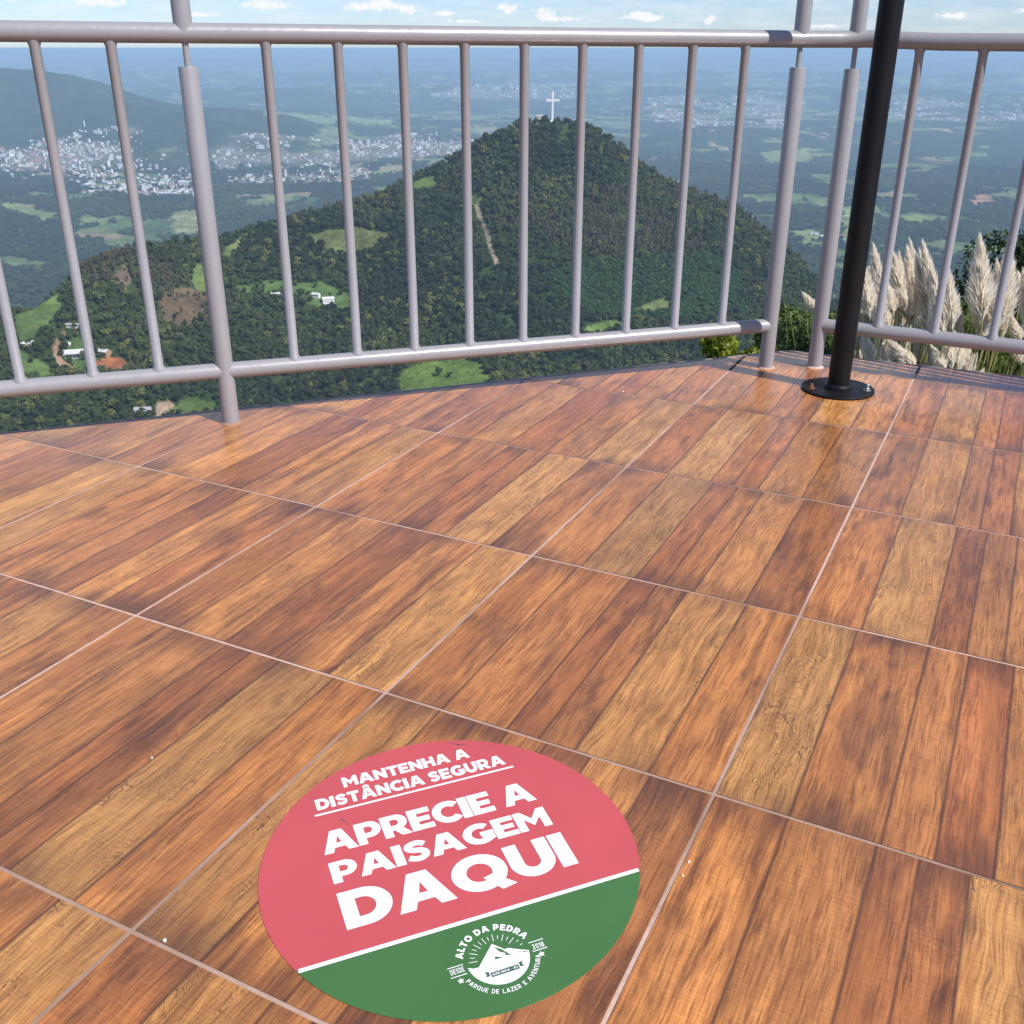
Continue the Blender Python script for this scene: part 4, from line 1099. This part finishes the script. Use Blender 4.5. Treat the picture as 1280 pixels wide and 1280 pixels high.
# slim strokes for the small legend: scale the glyph stems down
def slim():
    global S_, H_, GL
    keep_ = GL; S_, H_ = .17, .16
    g = glyphs(); s = .16
    g['A'] = (.80, [[(0, 0), (.31, 1), (.49, 1), (.80, 0), (.62, 0), (.56, .2), (.24, .2), (.18, 0)], [(.29, .35), (.51, .35), (.40, .74)]], [])
    g['E'] = (.58, [[(0, 0), (.58, 0), (.58, .16), (s, .16), (s, .42), (.52, .42), (.52, .58), (s, .58), (s, .84), (.58, .84), (.58, 1), (0, 1)]], [])
    g['N'] = (.70, [[(0, 0), (s, 0), (s, .70), (.54, 0), (.70, 0), (.70, 1), (.54, 1), (.54, .30), (s, 1), (0, 1)]], [])
    g['R'] = (.66, [[(0, 0), (s, 0), (s, .38), (.28, .38), (.47, 0), (.67, 0), (.46, .42)] + oval(.36, .70, .30, .30, 14, -pi / 3.3, pi / 2) + [(0, 1)], [(s, .54)] + oval(.36, .69, .13, .15, 10, -pi / 2, pi / 2) + [(s, .84)]], [])
    g['P'] = (.64, [[(0, 0), (s, 0), (s, .38)] + oval(.34, .69, .30, .31, 14, -pi / 2, pi / 2) + [(0, 1)], [(s, .54)] + oval(.34, .69, .13, .15, 10, -pi / 2, pi / 2) + [(s, .84)]], [])
    g['D'] = (.68, [[(0, 0)] + oval(.30, .5, .38, .5, 18, -pi / 2, pi / 2) + [(0, 1)], [(s, .16)] + oval(.30, .5, .21, .34, 14, -pi / 2, pi / 2) + [(s, .84)]], [])
    g['U'] = (.66, [[(0, 1), (0, .33)] + oval(.33, .33, .33, .34, 16, pi, 2 * pi) + [(.66, 1), (.50, 1), (.50, .33)] + oval(.33, .33, .17, .18, 12, 2 * pi, pi) + [(.16, 1)]], [])
    g['Q'] = (.76, [oval(.37, .5, .37, .51, 28), oval(.37, .5, .21, .35, 24)], [[(.42, .30), (.54, .34), (.80, -.06), (.62, -.08)]])
    g['O'] = (.74, [oval(.37, .5, .37, .51, 28), oval(.37, .5, .21, .35, 24)], [])
    g['Z'] = (.60, [[(0, 0), (.60, 0), (.60, .16), (.22, .16), (.60, .86), (.60, 1), (.02, 1), (.02, .84), (.36, .84), (0, .15)]], [])
    g['V'] = (.74, [[(.29, 0), (.45, 0), (.74, 1), (.56, 1), (.37, .28), (.18, 1), (0, 1)]], [])
    g['T'] = (.60, [[(.22, 0), (.38, 0), (.38, .84), (.60, .84), (.60, 1), (0, 1), (0, .84), (.22, .84)]], [])
    g['L'] = (.54, [[(0, 0), (.54, 0), (.54, .16), (s, .16), (s, 1), (0, 1)]], [])
    g['S'] = (.60, [stroke(smooth_path([(.54, .78), (.42, .89), (.27, .90), (.13, .80), (.13, .66), (.25, .56), (.38, .49), (.48, .38), (.47, .22), (.36, .11), (.22, .10), (.06, .22)], 5), .155)], [])
    g['G'] = (.72, [band(.37, .5, .37, .51, .16, .16, radians(48), radians(325))], [[(.42, .36), (.56, .14), (.70, .2), (.70, .52), (.42, .52)]])
    g['I'] = (.17, [[(0, 0), (.17, 0), (.17, 1), (0, 1)]], [])
    g['H'] = (.66, [[(0, 0), (s, 0), (s, .42), (.50, .42), (.50, 0), (.66, 0), (.66, 1), (.50, 1), (.50, .58), (s, .58), (s, 1), (0, 1)]], [])
    g['J'] = (.5, [stroke(smooth_path([(.42, 1), (.42, .4), (.38, .14), (.24, .08), (.08, .2)], 5), .15)], [])
    g['-'] = (.34, [[(0, .42), (.34, .42), (.34, .58), (0, .58)]], [])
    g['2'] = (.60, [stroke(smooth_path([(.06, .74), (.14, .88), (.30, .92), (.46, .84), (.48, .68), (.36, .46), (.10, .12)], 6), .155)], [[(.0, 0), (.58, 0), (.58, .16), (.0, .16)]])
    g['0'] = (.62, [oval(.31, .5, .31, .51, 24), oval(.31, .5, .15, .35, 20)], [])
    g['1'] = (.34, [[(.16, 0), (.33, 0), (.33, 1), (.18, 1), (0, .84), (0, .68), (.16, .80)]], [])
    g['8'] = (.62, [oval(.31, .28, .31, .29, 22), oval(.31, .28, .15, .14, 16)], [oval(.31, .74, .27, .27, 22), oval(.31, .74, .12, .12, 16)])
    return g
SLIM = slim(); S_, H_ = .285, .245; BOLD = glyphs(); GL = BOLD
emb = []; emb_x = []
m1, x1_ = arc_text('ALTO DA PEDRA', .0435, radians(91), .0098, True, track=.10, space=.42, squeeze=.92); emb += m1; emb_x += x1_
GL = SLIM
m1, x1_ = arc_text('PARQUE DE LAZER E AVENTURA', .0535, radians(-87), .0062, False, squeeze=.98, track=.22, space=.62)
emb2 = m1; emb2x = x1_
def small_text(text, x0, x1, y0, y1):
    lay, tw = layout(text, .16, .4); sx_ = (x1 - x0) / tw
    mm, xx = [], []
    for (x, ch) in lay:
        w_, l, e = GL[ch]
        for lps, dst in ((l, mm), (e, xx)):
            for lp in lps: dst.append([(x0 + (x + p[0]) * sx_, y0 + p[1] * (y1 - y0)) for p in lp])
    return mm, xx
for tx, a_, b_ in (('DESDE', -.0618, -.0440), ('2018', .0478, .0634)):
    m1, x1_ = small_text(tx, a_, b_, -.1917, -.1838); emb2 += m1; emb2x += x1_
def rect(x0, y0, x1, y1): return [(x0, y0), (x1, y0), (x1, y1), (x0, y1)]
for x0, x1, y in ((-.0635, -.0430, -.1808), (-.0635, -.0425, -.1956), (.0455, .0655, -.1798), (.0455, .0655, -.1942)): emb2.append(rect(x0, y - .0006, x1, y + .0006))
def star(cx, cy, r): return [(cx + (r if k % 2 == 0 else r * .45) * cos(pi / 2 + k * pi / 5), cy + (r if k % 2 == 0 else r * .45) * sin(pi / 2 + k * pi / 5)) for k in range(10)]
emb2 += [star(-.0531, -.2035, .0047), star(.0548, -.2015, .0047)]
for k, ang in enumerate(np.linspace(14, 172, 15)):
    r0_, r1_ = (.026, .037) if k % 2 == 0 else (.029, .035)
    if k in (0, 1): r0_, r1_ = .034, .038
    a = radians(float(ang)); d_ = (cos(a), sin(a)); n_ = (-d_[1] * .00042, d_[0] * .00042)
    emb2.append([(EC[0] + d_[0] * r0_ + n_[0], EC[1] + d_[1] * r0_ + n_[1]), (EC[0] + d_[0] * r1_ + n_[0], EC[1] + d_[1] * r1_ + n_[1]), (EC[0] + d_[0] * r1_ - n_[0], EC[1] + d_[1] * r1_ - n_[1]), (EC[0] + d_[0] * r0_ - n_[0], EC[1] + d_[1] * r0_ - n_[1])])
# white mountain in the emblem's disc, with two green clefts and the ribbon
mt = [(-.0392, -.1885), (-.0330, -.1918), (-.0261, -.1925), (.0014, -.1640), (.0137, -.1779), (.0185, -.1775), (.0228, -.1800), (.0330, -.1858), (.0425, -.1905)] + arc(.0405, radians(-6), radians(-177), 40, EC)
cle = [[(.0020, -.1690), (.0060, -.1790), (.0125, -.1838), (.0110, -.1868), (.0185, -.1892), (.0100, -.1760)], [(-.0020, -.1838), (.0085, -.1890), (.0035, -.1888), (-.0030, -.1885)], [(.0255, -.1868), (.0330, -.1888), (.0300, -.1896)], [(.0335, -.1885), (.0415, -.1925), (.0345, -.1912)]]
eo = fill_mesh('emblem', emb + [mt] + cle, m_print, ST, em_z)
fill_mesh('legend', emb2, m_print, eo, .00001)
if emb_x + emb2x: fill_mesh('letter_stroke', emb_x + emb2x, m_print, eo, .00006)
rb = [rect(-.0158, -.2125, .0213, -.2055), [(-.0228, -.2100), (-.0172, -.2100), (-.0172, -.2030), (-.0228, -.2030), (-.0205, -.2065)], [(.0227, -.2100), (.0283, -.2100), (.0260, -.2065), (.0283, -.2030), (.0227, -.2030)]]
ro = fill_mesh('ribbon', rb, m_dark, eo, .0002)
m1, x1_ = small_text('IGREJINHA - RS', -.0140, .0195, -.2108, -.2074)
fill_mesh('lettering', m1, m_print, ro, .0002)
if x1_: fill_mesh('letter_stroke', x1_, m_print, ro, .00026)
GL = BOLD
# scuff marks worn into the red print
m_scuff = simple('scuff', (.20, .06, .09), .7, .3, 60)
for (sx0, sy0, sa, sl) in ((.083, .243, -.6, .022), (.096, .236, -.3, .014), (-.124, .126, -1.1, .02)):
    rg = np.random.default_rng(int(abs(sx0) * 1e4)); n = 10
    top = [(sl * (k / n - .5), .0016 * rg.random() + .0003) for k in range(n + 1)]; bot = [(sl * (k / n - .5), -.0016 * rg.random() - .0003) for k in range(n + 1)][::-1]
    MB().prism([(sx0 + rot2(p, sa)[0], sy0 + rot2(p, sa)[1]) for p in top + bot], .00112, .00122).build('scuff', m_scuff, ST)
PAMPAS = {
 'A': [((2.61, 7.67, -0.41), (2.71, 7.58, -0.83)), ((2.82, 8.0, -0.41), (2.91, 7.91, -0.84)), ((2.93, 8.36, -0.65), (2.98, 8.29, -1.03)), ((2.86, 7.78, -0.59), (2.93, 7.7, -0.83)), ((2.8, 8.21, -0.74), (2.84, 8.14, -1.0)), ((2.7, 7.63, -0.96), (2.78, 7.55, -1.17)), ((2.93, 7.96, -1.02), (2.99, 7.88, -1.28)), ((2.87, 8.39, -1.17), (2.96, 8.3, -1.39)), ],
 'B': [((2.99, 8.04, -0.45), (3.13, 7.93, -0.89)), ((3.19, 8.37, -0.8), (3.25, 8.3, -1.09)), ((3.36, 8.72, -0.74), (3.46, 8.62, -1.16)), ((3.16, 8.18, -0.47), (3.28, 8.08, -0.93)), ((3.31, 8.53, -0.48), (3.45, 8.42, -0.98)), ((3.19, 7.96, -0.39), (3.31, 7.86, -0.87)), ((3.4, 8.29, -0.68), (3.49, 8.2, -1.06)), ((3.38, 8.71, -1.15), (3.46, 8.63, -1.48)), ((3.32, 8.11, -1.1), (3.36, 8.04, -1.33)), ],
 'C': [((3.11, 7.3, -0.41), (3.19, 7.21, -0.83)), ((3.25, 7.66, -0.61), (3.3, 7.58, -0.91)), ((3.49, 7.97, -0.75), (3.54, 7.9, -1.03)), ((3.24, 7.46, -0.91), (3.31, 7.37, -1.16)), ((3.5, 7.76, -1.03), (3.55, 7.68, -1.28)), ((3.11, 7.3, -0.98), (3.19, 7.21, -1.13)), ((3.54, 7.53, -1.1), (3.47, 7.51, -1.25)), ],
 'D': [((3.48, 7.66, -0.31), (3.56, 7.57, -0.86)), ((3.78, 7.95, -0.53), (3.86, 7.85, -0.99)), ((4.03, 8.25, -0.77), (4.04, 8.19, -1.08)), ((3.57, 7.83, -0.58), (3.64, 7.75, -0.92)), ((3.84, 8.13, -0.78), (3.85, 8.07, -1.07)), ],
 'E': [((4.05, 8.1, -0.95), (4.11, 8.01, -1.12)), ((4.2, 8.46, -0.67), (4.22, 8.39, -0.84)), ((4.47, 8.75, -1.01), (4.54, 8.65, -1.31)), ((4.25, 8.21, -0.6), (4.33, 8.12, -1.03)), ],
 'F': [((2.65, 9.16, -0.99), (2.76, 9.08, -1.13)), ((2.66, 9.56, -1.56), (2.86, 9.45, -1.62)), ],
}
# ================================================================= pampas grass and bushes beyond the deck
m_plume, t, b = mat_new('pampas_plume')
g = t.n('ShaderNodeNewGeometry').outputs['Random Per Island']
pc = t.ramp(g, [(0.0, (.88, .79, .65)), (.5, (.94, .88, .78)), (1.0, (.95, .92, .86))])
t.l(pc, b.inputs['Base Color']); b.inputs['Roughness'].default_value = .8; b.inputs['Specular IOR Level'].default_value = .15
tr = t.n('ShaderNodeBsdfTranslucent'); t.l(pc, tr.inputs[0]); ms = t.n('ShaderNodeMixShader'); ms.inputs[0].default_value = .58
o_ = [n for n in t.nt.nodes if n.type == 'OUTPUT_MATERIAL'][0]
t.l(b.outputs[0], ms.inputs[1]); t.l(tr.outputs[0], ms.inputs[2]); t.l(ms.outputs[0], o_.inputs[0])
m_stem = simple('pampas_stem', (.30, .27, .10), .7, .25, 20)

def plume_mesh(tip, bot, rg, width):
    """feathery head: a spine with several hundred short drooping hairs"""
    tip = np.array(tip); bot = np.array(bot); ax = tip - bot; L = np.linalg.norm(ax); d = ax / L
    side = np.cross(d, [0, 0, 1.0]); side = side / (np.linalg.norm(side) + 1e-9); up2 = np.cross(side, d)
    n = 1500
    u = rg.random(n) ** .85
    prof = np.clip(u / .22, .12, 1) ** .7 * (1 - u) ** .75 + .02
    a = rg.random(n) * 2 * pi
    rad = side[None] * np.cos(a)[:, None] + up2[None] * np.sin(a)[:, None]
    bend = rg.uniform(-.16, .16) * L
    base = bot + ax * u[:, None] + (side * bend + up2 * rg.uniform(-.1, .1) * L) * ((u - u * u) * 1.0)[:, None]
    ln = L * (.16 + .20 * rg.random(n)) * (1 - .3 * u)
    spread = width * prof * (.55 + .6 * rg.random(n))
    endp = base + d * ln[:, None] + rad * spread[:, None]
    endp[:, 2] -= .10 * ln * rg.random(n) + spread * .12
    midp = base * .5 + endp * .5 + rad * (spread * .22)[:, None]
    wd = np.cross(endp - base, rg.normal(size=(n, 3))); wd /= np.linalg.norm(wd, axis=1)[:, None] + 1e-9
    wd *= (.0022 + .0024 * rg.random(n))[:, None]
    V = np.stack([base - wd * .6, base + wd * .6, midp + wd, endp, midp - wd], 1).reshape(-1, 3)
    return V, [tuple(5 * k + q for q in (0, 1, 2, 3, 4)) for k in range(n)]

def blade(mb, root, tipv, droop, w0, n=7):
    root = Vector(root); tipv = Vector(tipv); prev = None
    sd = (tipv - root).cross(Vector((0, 0, 1)))
    sd = sd.normalized() if sd.length > 1e-6 else Vector((1, 0, 0))
    ring = []
    for k in range(n + 1):
        u_ = k / n; p = root.lerp(tipv, u_); p.z += droop * 4 * u_ * (1 - u_) * .8 - droop * u_ * u_ * .6
        wv = w0 * (1 - u_) ** .7 + .0008
        ring.append((p - sd * wv, p + sd * wv))
    b0 = len(mb.v)
    for l_, r_ in ring: mb.v.extend([tuple(l_), tuple(r_)])
    for k in range(n): mb.face((b0 + 2 * k, b0 + 2 * k + 1, b0 + 2 * k + 3, b0 + 2 * k + 2))

PLAB = {'A': 'dense pampas grass with cream plumes right behind the black pole', 'B': 'tallest sheaf of cream pampas plumes between the first and second right balusters',
        'C': 'pampas grass with drooping cream plumes behind the second right baluster', 'D': 'pampas grass with one broad tall plume left of the third right baluster',
        'E': 'pampas grass with small pinkish plumes at the right edge', 'F': 'pampas grass with two low slanting plumes between the corner posts'}
for key, heads in PAMPAS.items():
    rg = np.random.default_rng(ord(key))
    cx = float(np.mean([h[1][0] for h in heads])); cy = float(np.mean([h[1][1] for h in heads])) + .35
    gz = tz(cx, cy)
    pl = thing('pampas_grass', PLAB[key], 'pampas grass', (cx, cy, gz), group='pampas grass beyond the right railing')
    off = np.array([cx, cy, gz])
    lb = MB()
    more = []
    for (a_, b_) in heads:
        j = rg.normal(size=3) * (.16, .22, .06); j[1] = abs(j[1]); j[0] = abs(j[0]) if key == 'A' else j[0]; j[2] = -abs(j[2]) - .05
        more.append((tuple(np.array(a_) + j), tuple(np.array(b_) + j * (.6, .6, 1.0))))
    for (tp_, bt) in list(heads) + (more if key not in 'F' else []):
        tp_ = np.array(tp_) - off; bt = np.array(bt) - off
        mb = MB(); L = float(np.linalg.norm(tp_ - bt)); V, F_ = plume_mesh(tp_, bt, rg, min(.125, .05 + .095 * L) * (1.35 if key == 'D' and L > .5 else 1))
        mb.add(V, F_); mb.build('plume', m_plume, pl)
        rt = (rg.normal() * .12, rg.normal() * .12, -.1)
        sb = MB(); mdp = (rt[0] * .4 + bt[0] * .6, rt[1] * .4 + bt[1] * .6, bt[2] * .5)
        sb.tube([rt, mdp, tuple(bt), tuple(bt + (tp_ - bt) * .85)], [.009, .008, .006, .002], 5); sb.build('stem', m_stem, pl)
    zmax = max(h[1][2] for h in heads) - gz
    for q in range(150 if key != 'F' else 60):
        a = rg.random() * 2 * pi; r_ = .35 + .75 * rg.random(); hgt = zmax * (.65 + .42 * rg.random())
        blade(lb, (rg.normal() * .15, rg.normal() * .15, -.1), (cos(a) * r_, sin(a) * r_, hgt), .35 * rg.random(), .006 + .004 * rg.random())
    lb.build('leaves', m_leaf_grass, pl)

m_leaf_tree = leaf_mat('leaf_deep_green', (.016, .034, .011), (.055, .085, .024))
m_leaf_sun = leaf_mat('leaf_fresh_green', (.045, .075, .018), (.12, .17, .04))
def bush(name, label, loc, R, H, seed, mat, nleaf, size, nl=12, elong=1.9):
    rg = np.random.default_rng(seed)
    o = thing(name, label, 'bush' if 'tree' not in name else 'tree', loc)
    lob = []
    for q in range(nl):
        a = rg.random() * 2 * pi; h = rg.random() ** .8; rr = R * math.sqrt(rg.random()) * (1 - .6 * h)
        lob.append((rr * cos(a), rr * sin(a), H * (.18 + .74 * h), R * (.30 + .2 * rg.random()) * (1 - .35 * h)))
    V, Q = leaf_cloud(rg, lob, nleaf, size, elong)
    mb = MB(); mb.add(V, Q); mb.build('foliage', mat, o)
    sb = MB()
    for l_ in lob: sb.tube([(l_[0] * .08, l_[1] * .08, -.2), (l_[0] * .55, l_[1] * .55, l_[2] * .6), l_[:3]], [.04 * H / 3, .025 * H / 3, .006], 5)
    sb.build('stems', m_bark, o)
    return o
def at_ground(x, y): return (x, y, tz(x, y))
def top_at(x, y, z): return z - tz(x, y)
bush('leafy_tree', 'dark green leafy tree at the right edge behind the pampas grass', at_ground(7.75, 14.6), 2.3, top_at(7.75, 14.6, -.75), 31, m_leaf_tree, 42000, .045, 30)
bush('leafy_shrub', 'mid green shrub filling the gap below the hill slope beside the corner post', at_ground(3.6, 12.3), 1.05, top_at(3.6, 12.3, -1.75), 32, m_leaf_sun, 30000, .032, 18)
bush('leafy_shrub', 'low dark shrub between the two corner posts just beyond the deck', at_ground(2.7, 9.0), .9, top_at(2.7, 9.0, -1.1), 33, m_leaf_mid, 16000, .03, 14)
bush('yellow_shrub', 'yellow green leafy shrub rising over the deck edge left of the corner post', at_ground(1.58, 6.75), .42, top_at(1.58, 6.75, -.55), 34, m_leaf_yel, 7000, .032, 12, 2.4)
bush('leafy_shrub', 'green grassy shrub behind the broad pampas plume near the right edge', at_ground(4.6, 9.6), 1.15, top_at(4.6, 9.6, -1.0), 35, m_leaf_grass, 12000, .05, 14, 2.6)
bush('leafy_shrub', 'dark shrub showing between the pampas plumes right of the black pole', at_ground(3.75, 10.1), .8, top_at(3.75, 10.1, -1.7), 36, m_leaf_mid, 14000, .035, 12, 2.2)
bush('leafy_shrub', 'yellowish green shrub in the lower right behind the railing', at_ground(5.3, 10.4), 1.2, top_at(5.3, 10.4, -1.25), 37, m_leaf_grass, 12000, .05, 12, 2.2)
